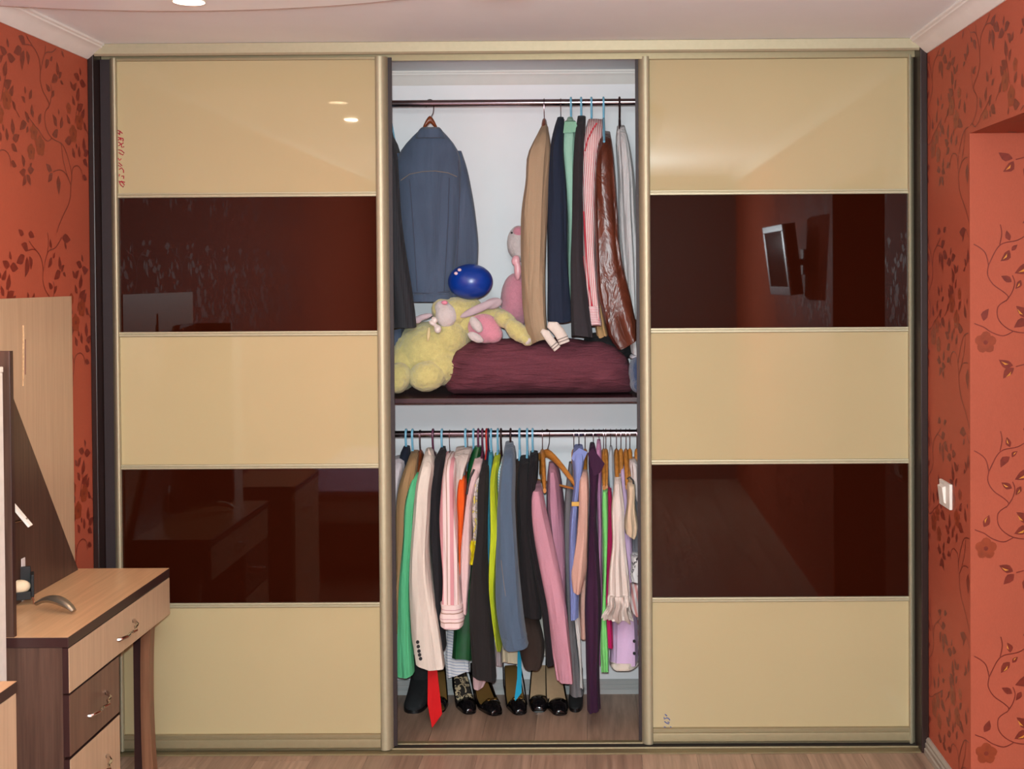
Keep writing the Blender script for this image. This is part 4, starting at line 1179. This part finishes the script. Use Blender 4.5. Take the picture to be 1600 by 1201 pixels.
def shoe(label, px, py, yaw, insole, L=.235, heel=.085, toe='closed', strap=None, wmax=.040, buckle=False, tone=None):
    """court shoe, toe towards the room at photo point (px,py) on the floor, heel raised behind"""
    t = PZ(px, py, .006)
    root = empty('high_heel_shoe', (0, 0, 0), label, 'shoe', 'shoes on the wardrobe floor')
    up = tone or M_PAT

    def wid(s):
        return wmax * (.55 + .45 * sin(pi * min(s / .5, 1) / 2)) * (1 - .38 * max(0, (s - .35) / .65) ** 1.2) if s > .04 else wmax * .45

    def zb(s):
        q = max(0, (s - .34) / .66)
        return heel * (q * q * (3 - 2 * q))
    ss = [i / 20 for i in range(21)]

    def ring(s, lo, hi, k=1.0):
        wd = wid(s) * k; z = zb(s); y = s * L * (1 - .06 * s)
        out = [(wd * cos(a), y, z + lo + (hi - lo) * (.5 + .5 * sin(a))) for a in [2 * pi * j / 14 for j in range(14)]]
        return out
    obj('sole', MB().loft([ring(s, 0, .006) for s in ss]), up, root)
    obj('insole', MB().loft([ring(s, .0062, .0085, .88) for s in ss[1:]]), insole, root)
    # toe cap
    tc = []
    for s in [0, .03, .07, .12, .18, .24, .29]:
        h = .034 * (1 - (1 - min(s / .16, 1)) ** 2) + .006; wd = wid(s) * 1.03; y = s * L
        tc.append([(wd * cos(pi * j / 12), y, zb(s) + .004 + h * sin(pi * j / 12) ** .8) for j in range(13)])
    if toe == 'peep': tc = tc[2:]
    sh = MB().loft(tc, closed=False)
    o = obj('toe_cap', sh, up, root)
    so = o.modifiers.new('thick', 'SOLIDIFY'); so.thickness = .002
    # side walls and heel counter as an open shell
    if strap != 'sling':
        st = []
        for s in [.24, .35, .5, .65, .8, .92, 1.0]:
            st.append((s, .018 + .03 * max(0, (s - .5) / .5)))
        outl = [(1, s, h) for s, h in st] + [(-1, s, h) for s, h in st[::-1]]
        lo = [(sg * wid(s) * 1.02, s * L * (1 - .06 * s), zb(s) + .003) for sg, s, h in outl]
        hi = [(sg * wid(s) * .97, s * L * (1 - .06 * s), zb(s) + .008 + h) for sg, s, h in outl]
        o = obj('counter', MB().loft([lo, hi], cap=False, closed=False), up, root)
        so = o.modifiers.new('thick', 'SOLIDIFY'); so.thickness = .002
    else:
        pts = [(wid(.3), .3 * L, zb(.3) + .012), (wid(.6) * 1.1, .6 * L, zb(.6) + .03), (wid(.9) * 1.1, .9 * L, zb(.9) + .05), (.015, L * .99, zb(1) + .062), (-.015, L * .99, zb(1) + .062), (-wid(.9) * 1.1, .9 * L, zb(.9) + .05), (-wid(.6) * 1.1, .6 * L, zb(.6) + .03), (-wid(.3), .3 * L, zb(.3) + .012)]
        obj('strap', MB().tube(pts, .003, 6), up, root)
    obj('heel', MB().tube([(0, L * .92, zb(1) * .96), (0, L * .93, zb(1) * .5), (0, L * .93, 0)], [.019, .009, .006], 10), up, root)
    if strap == 'ankle':
        pts = [(.022 * cos(a), L * .86 + .03 * sin(a), zb(.9) + .075) for a in [2 * pi * j / 16 for j in range(17)]]
        obj('strap', MB().tube(pts, .0025, 6), up, root)
    if buckle:
        for x in (-.014, .012):
            obj('buckle', MB().tube([(x + .009 * cos(a), .2 * L + .008 * sin(a), .0495) for a in [2 * pi * j / 12 for j in range(13)]], .0022, 6), M_GOLDB, root)
        obj('buckle_bar', MB().tube([(-.024, .2 * L, .0485), (.022, .2 * L, .0485)], .0022, 6), M_GOLDB, root)
    for ch in root.children: pass
    root.location = (t.x, t.y, .0012)
    root.rotation_euler = (0, 0, yaw)
    return root


shoe('leopard lined black slingback shoe with pointed toe', 735, 1114, .30, M_LEO, strap='sling', L=.25, heel=.10)
shoe('black sandal behind the red tie', 685, 1112, .12, M_OLIN, toe='peep', strap='ankle', L=.24, heel=.09)
shoe('black pump with bronze lining and gold buckle, below the long black coat', 776, 1116, .42, M_OLIN, buckle=True, L=.25, wmax=.044)
shoe('black pump with bronze lining and gold buckle, below the turquoise ribbon', 813, 1115, .22, M_OLIN, buckle=True, L=.26, heel=.11, strap='sling', wmax=.042)
shoe('black patent court shoe with beige insole, below the brown coat', 842, 1111, .03, M_BEIN, L=.27, heel=.11, wmax=.044)
shoe('black patent court shoe with beige insole, below the pink cardigan', 876, 1116, .16, M_BEIN, L=.27, heel=.11, wmax=.044)


def boot(label, px, py, h, lean, wmax, L=.25, yaw=0.0):
    t = PZ(px, py, .005)
    root = empty('ankle_boot', (0, 0, 0), label, 'boot', 'shoes on the wardrobe floor')
    rings = []
    for i in range(15):
        s = i / 14
        # front of the boot rises from the toe to the shaft
        z = h * s
        yf = 0 if s < .12 else L * .52 * min(1, (s - .12) / .38) ** .8
        yb_ = L * (1 - .05 * sin(pi * s))
        wd = wmax * (1 - .10 * sin(pi * min(s * 1.4, 1)))
        if i == 0: wd *= .94
        yc, hd2 = (yf + yb_) / 2, (yb_ - yf) / 2
        rings.append([(lean * z + wd * math.copysign(abs(cos(a)) ** .75, cos(a)), yc + hd2 * math.copysign(abs(sin(a)) ** .75, sin(a)), z + .012) for a in [2 * pi * j / 20 for j in range(20)]])
    obj('shaft', MB().loft(rings), M_SUEDE, root)
    so = [[(wmax * 1.04 * math.copysign(abs(cos(a)) ** .75, cos(a)), L / 2 + L * .51 * math.copysign(abs(sin(a)) ** .75, sin(a)), z) for a in [2 * pi * j / 20 for j in range(20)]] for z in (0, .012)]
    obj('sole', MB().loft(so), M_BLACKP, root)
    root.location = (t.x, t.y, .0012); root.rotation_euler = (0, 0, yaw)


boot('black suede boot standing under the bright green shirt', 645, 1113, .15, .12, .046)
boot('black suede boot standing under the grey coat', 899, 1111, .10, 0, .028, .22)

# ------------------------------------------------------------------ dressing table
ZD = .708
YF, YN = -.222, -1.03                 # far and near end
XF = P(265, 886, YF).x                # front edge
dt = empty('dressing_table', ((XL + XF) / 2, (YF + YN) / 2, 0), 'two-tone wooden dressing table with drawers against the left wall', 'dressing table')
XW = XL + .016
top = obj('table_top', MB().box((XW, YN, ZD - .028), (XF, YF, ZD)), M_EDGE, dt, False, .0015)
obj('top_laminate', MB().box((XW + .001, YN + .001, ZD), (XF - .001, YF - .001, ZD + .0008)), M_TOPW, top, False)
obj('back_board', MB().box((XL + .0005, YN, .05), (XW - .0005, YF, P(50, 465, -.5).z * 0 + PX(50, 465, XW).z)), M_LIGHTW, dt, False, .001)
# marks left on the pale back board
mk = MB()
for a, b in (((36, 508), (36, 603)),):
    q0, q1 = PX(a[0], a[1], XW + .0006), PX(b[0], b[1], XW + .0006)
    mk.tube([q0, q0.lerp(q1, .3), q0.lerp(q1, .7), q1], [.003, .004, .003, .002], 6, sx=.25)
o = obj('glue_mark', mk, plain('old_glue', (186, 148, 106), .6, 0, .25, 120), dt); o['label'] = 'yellowish glue mark'
mk = MB(); mk.tube([PX(39.5, 530, XW + .0006), PX(39.5, 585, XW + .0006)], .0018, 6)
obj('scratch', mk, plain('scratch_dark', (120, 84, 70), .7), dt)
# slanted dark board on the wall side
pts = [(YF - .02, ZD), (PX(12, 595, XW + .02).y, PX(12, 595, XW + .02).z)]
sl = (pts[1][1] - pts[0][1]) / (pts[1][0] - pts[0][0])
ytop = pts[0][0] + (1.486 - ZD) / sl
poly = [(YF - .02, ZD + .001), (ytop, 1.486), (YN + .018, 1.486), (YN + .018, ZD + .001)]
obj('slanted_board', MB().loft([[(XW + .0005, y, z) for y, z in poly], [(XW + .0185, y, z) for y, z in poly]]), M_DARKW, dt, False, .001)
xe = P(19.5, 900, YN).x
obj('upright_board', MB().box((XW + .0005, YN, ZD + .001), (xe, YN + .017, 1.486)), M_DARKW, dt, False, .001)
obj('upright_edge', MB().box((xe, YN, ZD + .001), (xe + .0015, YN + .017, 1.486)), M_EDGE, dt, False)
for zz, yb2, xx in ((P(20, 679, -.95).z, -.86, P(25, 680, -.93).x), (P(20, 826, -.95).z, -.84, P(25, 826, -.93).x)):
    arc = [(XW + .019, YN + .018), (xx, YN + .018)] + [(XW + .019 + (xx - XW - .019) * cos(a), YN + .06 + (yb2 - YN - .06) * sin(a)) for a in [pi / 2 * j / 8 for j in range(9)]]
    obj('small_shelf', MB().loft([[(x, y, zz - .012) for x, y in arc], [(x, y, zz) for x, y in arc]]), M_LIGHTW, dt, False)
# drawer column
YCm = PX(187, 1100, XF).y
ZB1 = PX(106, 1086, XF).z
XS = XF - .018
obj('side_panel', MB().box((XW, YN + .003, .001), (XS - .0005, YN + .021, ZD - .0285)), M_DARKW, dt, False, .001)
obj('side_panel', MB().box((XW, YCm - .018, .001), (XS - .0005, YCm, ZD - .0285)), M_DARKW, dt, False, .001)
obj('carcass_rail', MB().box((XW, YN + .022, ZB1 + .002), (XS - .001, YF - .004, ZD - .029)), M_DARKW, dt, False)


def drawer(y0, y1, z0, z1, mt, hy):
    d = obj('drawer', MB().box((XS, y0, z0), (XF - .0015, y1, z1)), M_EDGE, dt, False)
    fc = obj('drawer_front', MB().box((XF - .0015, y0 + .001, z0 + .001), (XF, y1 - .001, z1 - .001)), mt, d, False)
    zc3 = (z0 + z1) / 2
    pts = []
    for j in range(13):
        s = -1 + 2 * j / 12
        pts.append((XF + .004 + .024 * (1 - abs(s) ** 2.5) + .006 * cos(3 * pi * s) * (1 - abs(s)), hy + s * .062, zc3 - .004 + .012 * s))
    obj('handle', MB().tube([(XF, pts[0][1], pts[0][2])] + pts + [(XF, pts[-1][1], pts[-1][2])], [.0065] * 2 + [.0042 + .001 * abs(6 - j) / 6 for j in range(11)] + [.0065] * 2, 8), M_CHROME, d)


drawer(YN + .003, YF - .002, ZB1 + .001, ZD - .030, M_LIGHTW, PX(196, 980, XF).y)
Z2 = PX(106, 1188, XF).z
drawer(YN + .003, YCm - .001, Z2 + .004, ZB1 - .004, wood('ash_drawer', (84, 58, 46), (116, 84, 68), 'Z', .42, .8), PX(152, 1100, XF).y)
drawer(YN + .003, YCm - .001, Z2 - .19, Z2 - .004, M_LIGHTW, PX(152, 1100, XF).y)
drawer(YN + .003, YCm - .001, .06, Z2 - .198, M_DARKW, PX(152, 1100, XF).y)
# far leg : its shaded side painted as a dark board, plus a curved front board
lx0, lx1 = P(207, 1000, YF - .03).x, P(223, 1000, YF - .03).x
obj('leg', MB().box((lx0, YF - .025, .001), (lx1, YF - .005, ZB1)), M_EDGE, dt, False)
ring = []
for j in range(12):
    s = j / 11; z = .001 + (ZB1 - .002) * (1 - s)
    xr_ = P(240 - 0 * s, 1000, YF - .03).x - .012 * sin(pi * min(1, s * 1.25) * .9) * 0 + .010 * (s - .45) ** 2 * 4 - .010
    ring.append([(lx1 + .0005 - .010 * s * (1 - s) * 2, YF - .045, z), (xr_, YF - .045, z), (xr_, YF - .006, z), (lx1 + .0005, YF - .006, z)])
obj('curved_leg', MB().loft(ring), wood('red_ash', (104, 66, 46), (142, 98, 72), 'Z', .42, .8), dt, True, angle=60)

# little black armchair shaped box with cream cushion, chrome foot
zt = ZD + .0012
cp = PZ(31, 946, zt)
ch = empty('jewellery_box', (0, 0, 0), 'miniature black armchair box with cream cushion on the dressing table', 'box')
obj('armrest', MB().box((.050, -.002, .020), (.064, .085, .082)), M_BUTTON, ch, False, .003)
obj('armrest', MB().box((-.064, -.002, .020), (-.050, .085, .082)), M_BUTTON, ch, False, .003)
obj('backrest', MB().box((-.0495, .070, .020), (.0495, .085, .098)), M_BUTTON, ch, False, .003)
obj('base', MB().box((-.0495, 0, .014), (.0495, .0695, .036)), M_BUTTON, ch, False, .002)
obj('cushion', MB().ell((0, .034, .048), (.049, .035, .019)), plain('cream_cushion', (226, 200, 166), .7), ch)
for x in (-.055, .055):
    for y in (.004, .08):
        obj('foot', MB().tube([(x, y, .02), (x + .003, y - .003, .010), (x + .006, y - .004, .0)], [.004, .003, .0035], 8), M_CHROME, ch)
ch.location = (cp.x, cp.y, zt); ch.rotation_euler = (0, 0, radians(24)); ch.scale = (.62, .6, 1.08)

hk = []
a0, a1 = P(57, 921, -.745), P(115, 926, -.80)
for j in range(15):
    s = j / 14
    p = a0.lerp(a1, s)
    hk.append((p.x, p.y, zt + .012 + .026 * sin(pi * min(1, s * .95 + .05)) ** .8 - .002 * s))
o = obj('hairbrush', MB().tube(hk, [.006 + .006 * sin(pi * (j / 14) ** 1.3) for j in range(15)], 12, sx=1.5), plain('silver_brush', (150, 136, 120), .28, .8), None, origin=a0); tag(o, 'curved silver hairbrush lying on the dressing table top', 'hairbrush')
q = P(26, 886, -.645)
o = obj('small_carton', MB().box((XW + .0195, -.655, zt), (P(32, 880, -.655).x, -.63, P(32, 873, -.655).z)), plain('white_card', (214, 206, 204), .7), None, False, .001, (q.x, q.y, zt)); tag(o, 'small white carton behind the miniature black armchair', 'carton')
pf = empty('picture_frame', P(32, 825, -.9), 'small white picture frame tilted back on the dressing table shelf', 'picture frame')
f0, f1 = P(12, 786, -.94), P(44, 824, -.94)
f1.z = max(f1.z, P(20, 826, -.95).z + .001)
dv = (f1 - f0); nv = Vector((dv.z, 0, -dv.x)).normalized()
th = .008
wy = Vector((0, .016, 0))
obj('frame', MB().loft([[f0, f1, f1 - nv * -th * -1, f0 - nv * -th * -1], [f0 + wy, f1 + wy, f1 + wy - nv * th, f0 + wy - nv * th]]), M_WHITEP, pf, False)
obj('stand', MB().tube([f0.lerp(f1, .75) + wy * .5 + nv * -.010, f0.lerp(f1, .75) + wy * .5 + Vector((-.05, 0, -.008))], .003, 6), M_CHROME, pf)

# white upright panel and the near cabinet
xw2 = P(8, 850, -1.06).x
wp = empty('tall_cabinet', (XL + .05, -1.16, 0), 'tall white cabinet side at the left edge of the picture', 'cabinet')
obj('side', MB().box((XL + .002, -1.19, .001), (xw2, -1.06, 1.43)), M_WHITEP, wp, False, .002)
obj('top', MB().box((XL + .002, -1.192, 1.4305), (xw2 + .001, -1.058, 1.446)), M_WHITEP, wp, False, .002)
YC2 = PZ(27, 1064, ZD).y; XC2 = PZ(27, 1064, ZD).x
nc = empty('bedside_cabinet', (XL + .2, YC2 - .25, 0), 'pale wooden cabinet with dark edge in the lower left corner', 'cabinet')
tt = obj('top', MB().box((XL + .02, YC2 - .5, ZD - .026), (XC2, YC2, ZD)), M_EDGE, nc, False, .001)
obj('top_laminate', MB().box((XL + .021, YC2 - .499, ZD), (XC2 - .001, YC2 - .001, ZD + .0008)), M_TOPW, tt, False)
obj('body', MB().box((XL + .02, YC2 - .498, .05), (XC2 - .02, YC2 - .002, ZD - .0265)), M_DARKW, nc, False)
for z0, z1 in ((.06, .36), (.365, ZD - .028)):
    d = obj('drawer', MB().box((XC2 - .0195, YC2 - .498, z0), (XC2 - .002, YC2 - .002, z1)), M_LIGHTW, nc, False, .001)
    obj('handle', MB().tube([(XC2 - .002, YC2 - .31, z1 - .1), (XC2 + .02, YC2 - .29, z1 - .1), (XC2 + .02, YC2 - .21, z1 - .1), (XC2 - .002, YC2 - .19, z1 - .1)], .004, 8), M_CHROME, d)
obj('plinth', MB().box((XL + .03, YC2 - .48, .001), (XC2 - .04, YC2 - .02, .0495)), M_EDGE, nc, False)

# ------------------------------------------------------------------ light switch on the right wall
q0 = PX(1472, 775, XR); q1 = PX(1488.5, 775, XR)
sw = empty('light_switch', (XR, (q0.y + q1.y) / 2, q0.z), 'white rocker light switch on the right wall', 'light switch')
zt_ = PX(1488.5, 757, XR).z; zb_ = PX(1488.5, 797, XR).z
ym = (q0.y + q1.y) / 2; hz = (zt_ - zb_) / 2; zm = (zt_ + zb_) / 2
hy_ = abs(q1.y - q0.y) / 2
obj('plate', MB().box((XR - .010, ym - hy_, zm - hz), (XR - .0002, ym + hy_, zm + hz)), M_WHITEP, sw, False, .002)
obj('rocker', MB().loft([[(XR - .0102, y, z) for y, z in ((ym - hy_ * .3, zm - hz * .7), (ym + hy_ * .7, zm - hz * .7), (ym + hy_ * .7, zm + hz * .7), (ym - hy_ * .3, zm + hz * .7))],
                         [(XR - x, y, z) for x, y, z in ((.016, ym - hy_ * .25, zm - hz * .6), (.016, ym + hy_ * .65, zm - hz * .6), (.022, ym + hy_ * .65, zm + hz * .6), (.022, ym - hy_ * .25, zm + hz * .6))]]), M_WHITEP, sw, False, .001)

# ------------------------------------------------------------------ ceiling spotlights (set in the lower ceiling)
def spotlight(x, y, which, drop=.0):
    r = empty('ceiling_spotlight', (x, y, zc2), 'round recessed ceiling spotlight ' + which, 'spotlight', 'recessed ceiling spotlights')
    if drop:
        o = obj('collar', MB().loft([[(x + .044 * cos(a), y + .044 * sin(a), z) for a in [2 * pi * j / 24 for j in range(24)]] for z in (zc2 - .0005, zc2 - drop)], cap=False), M_WHITEP, r)  # added collar that hides the bulb from the door reflections
        sd_ = o.modifiers.new('thick', 'SOLIDIFY'); sd_.thickness = .002
    obj('ring', MB().tube([(x + .04 * cos(a), y + .04 * sin(a), zc2 - .002) for a in [2 * pi * j / 24 for j in range(25)]], .005, 8), M_WHITEP if drop else M_CHROME, r)
    n_ = MATS.get('lamp_glow')
    if n_ is None:
        k = N('lamp_glow'); k.set(Base_Color=(1, .9, .75, 1)); k.b.inputs['Emission Color'].default_value = (1, .72, .42, 1); k.b.inputs['Emission Strength'].default_value = 14; n_ = MATS['lamp_glow'] = k.mat
    obj('bulb', MB().tube([(x, y, zc2 - .004), (x, y, zc2 - .0005)], .034, 20), n_, r)
    l = bpy.data.lights.new('spotlight_lamp', 'AREA'); l.shape = 'DISK'; l.size = .06; l.energy = SPOT_W; l.color = (1, .78, .55)
    lo = bpy.data.objects.new('spotlight_lamp', l); C.objects.link(lo); lo.parent = r; lo.location = (0, 0, -.006)


q = PZ(295, -16, zc2)
spotlight(q.x, q.y, 'above the dressing table near the curved edge', .034)
q = PZ(551, 185, zc2); 
spotlight(-1.20, -1.78, 'over the middle of the room by the left wall')
spotlight(-.45, -3.7, 'added unseen at the back of the room')  # added lamp, placed so its mirror image misses the doors

# added pendant for neutral fill, out of view and not a known lamp
LX, LY, LZ = -.12, -2.85, 2.15
pl_ = empty('fill_lamp', (LX, LY, ZC - .035), 'added white globe pendant for fill light, out of view', 'lamp')
obj('canopy', MB().tube([(LX, LY, zc2 - .03), (LX, LY, zc2 - .0005)], [.03, .055], 20), M_CHROME, pl_)
obj('cord', MB().tube([(LX, LY, zc2 - .03), (LX, LY, LZ + .13)], .004, 8), M_WHITEP, pl_)
obj('socket', MB().tube([(LX, LY, LZ + .13), (LX, LY, LZ + .09)], .022, 14), M_CHROME, pl_)
gl = N('fill_lamp_glass'); gl.set(Base_Color=(1, 1, 1, 1)); gl.b.inputs['Emission Color'].default_value = (.93, 1, 1, 1); gl.b.inputs['Emission Strength'].default_value = FILL_W / (4 * pi * .09 ** 2 * pi)
obj('globe', MB().ell((LX, LY, LZ), (.09, .09, .09), None, 32, 20), gl.mat, pl_)

# ------------------------------------------------------------------ behind the camera: wall television and bed, seen mirrored in the door glass
tv = empty('television', (1.0, -2.35, 1.76), 'small silver framed television on a swivel arm, mirrored in the right door', 'television')
R_ = Matrix.Rotation(radians(86), 3, 'Z') @ Matrix.Rotation(radians(-7), 3, 'X')


def tvbox(name, a, b, mt, parent=tv, bev=.002):
    mb = MB().box(a, b); mb.v = [tuple(R_ @ Vector(v) + Vector((1.0, -2.35, 1.76))) for v in mb.v]
    return obj(name, mb, mt, parent, False, bev)


tvbox('casing', (-.25, -.06, -.19), (.25, -.002, .19), M_BLACKP)
for a, b in (((-.25, -.0015, .155), (.25, .012, .19)), ((-.25, -.0015, -.19), (.25, .012, -.145)), ((-.25, -.0015, -.1445), (-.215, .012, .1545)), ((.215, -.0015, -.1445), (.25, .012, .1545))):
    tvbox('bezel', a, b, M_SILVERP)
tvbox('screen', (-.2145, -.0015, -.1445), (.2145, .006, .1545), plain('dark_screen', (14, 14, 18), .1))
obj('arm', MB().tube([(1.05, -2.36, 1.75), (1.09, -2.42, 1.75), (XR - .002, -2.42, 1.75)], .018, 10), M_GREYP, tv)
obj('wall_plate', MB().box((XR - .012, -2.48, 1.68), (XR - .0005, -2.36, 1.82)), M_GREYP, tv, False, .002)

bd = empty('bed', (-1.2, -3.6, 0), 'bed under a lilac cover, mirrored in the left door', 'bed')
obj('frame', MB().box((XL + .02, -4.5, .08), (-.62, -2.5, .30)), M_DARKW, bd, False, .004)
obj('headboard', MB().box((XL + .02, -4.56, .08), (-.62, -4.505, .95)), M_DARKW, bd, False, .004)
obj('mattress', MB().box((XL + .04, -4.49, .3005), (-.64, -2.52, .46)), M_WHITEP, bd, False, .03)
obj('cover', MB().box((XL + .025, -4.3, .462), (-.615, -2.495, .50)), fabric('lilac_cover', (170, 150, 176)), bd, False, .012)
for x in (XL + .06, -.68):
    for y in (-4.45, -2.56):
        obj('leg', MB().box((x, y, .001), (x + .05, y + .05, .0795)), M_EDGE, bd, False)
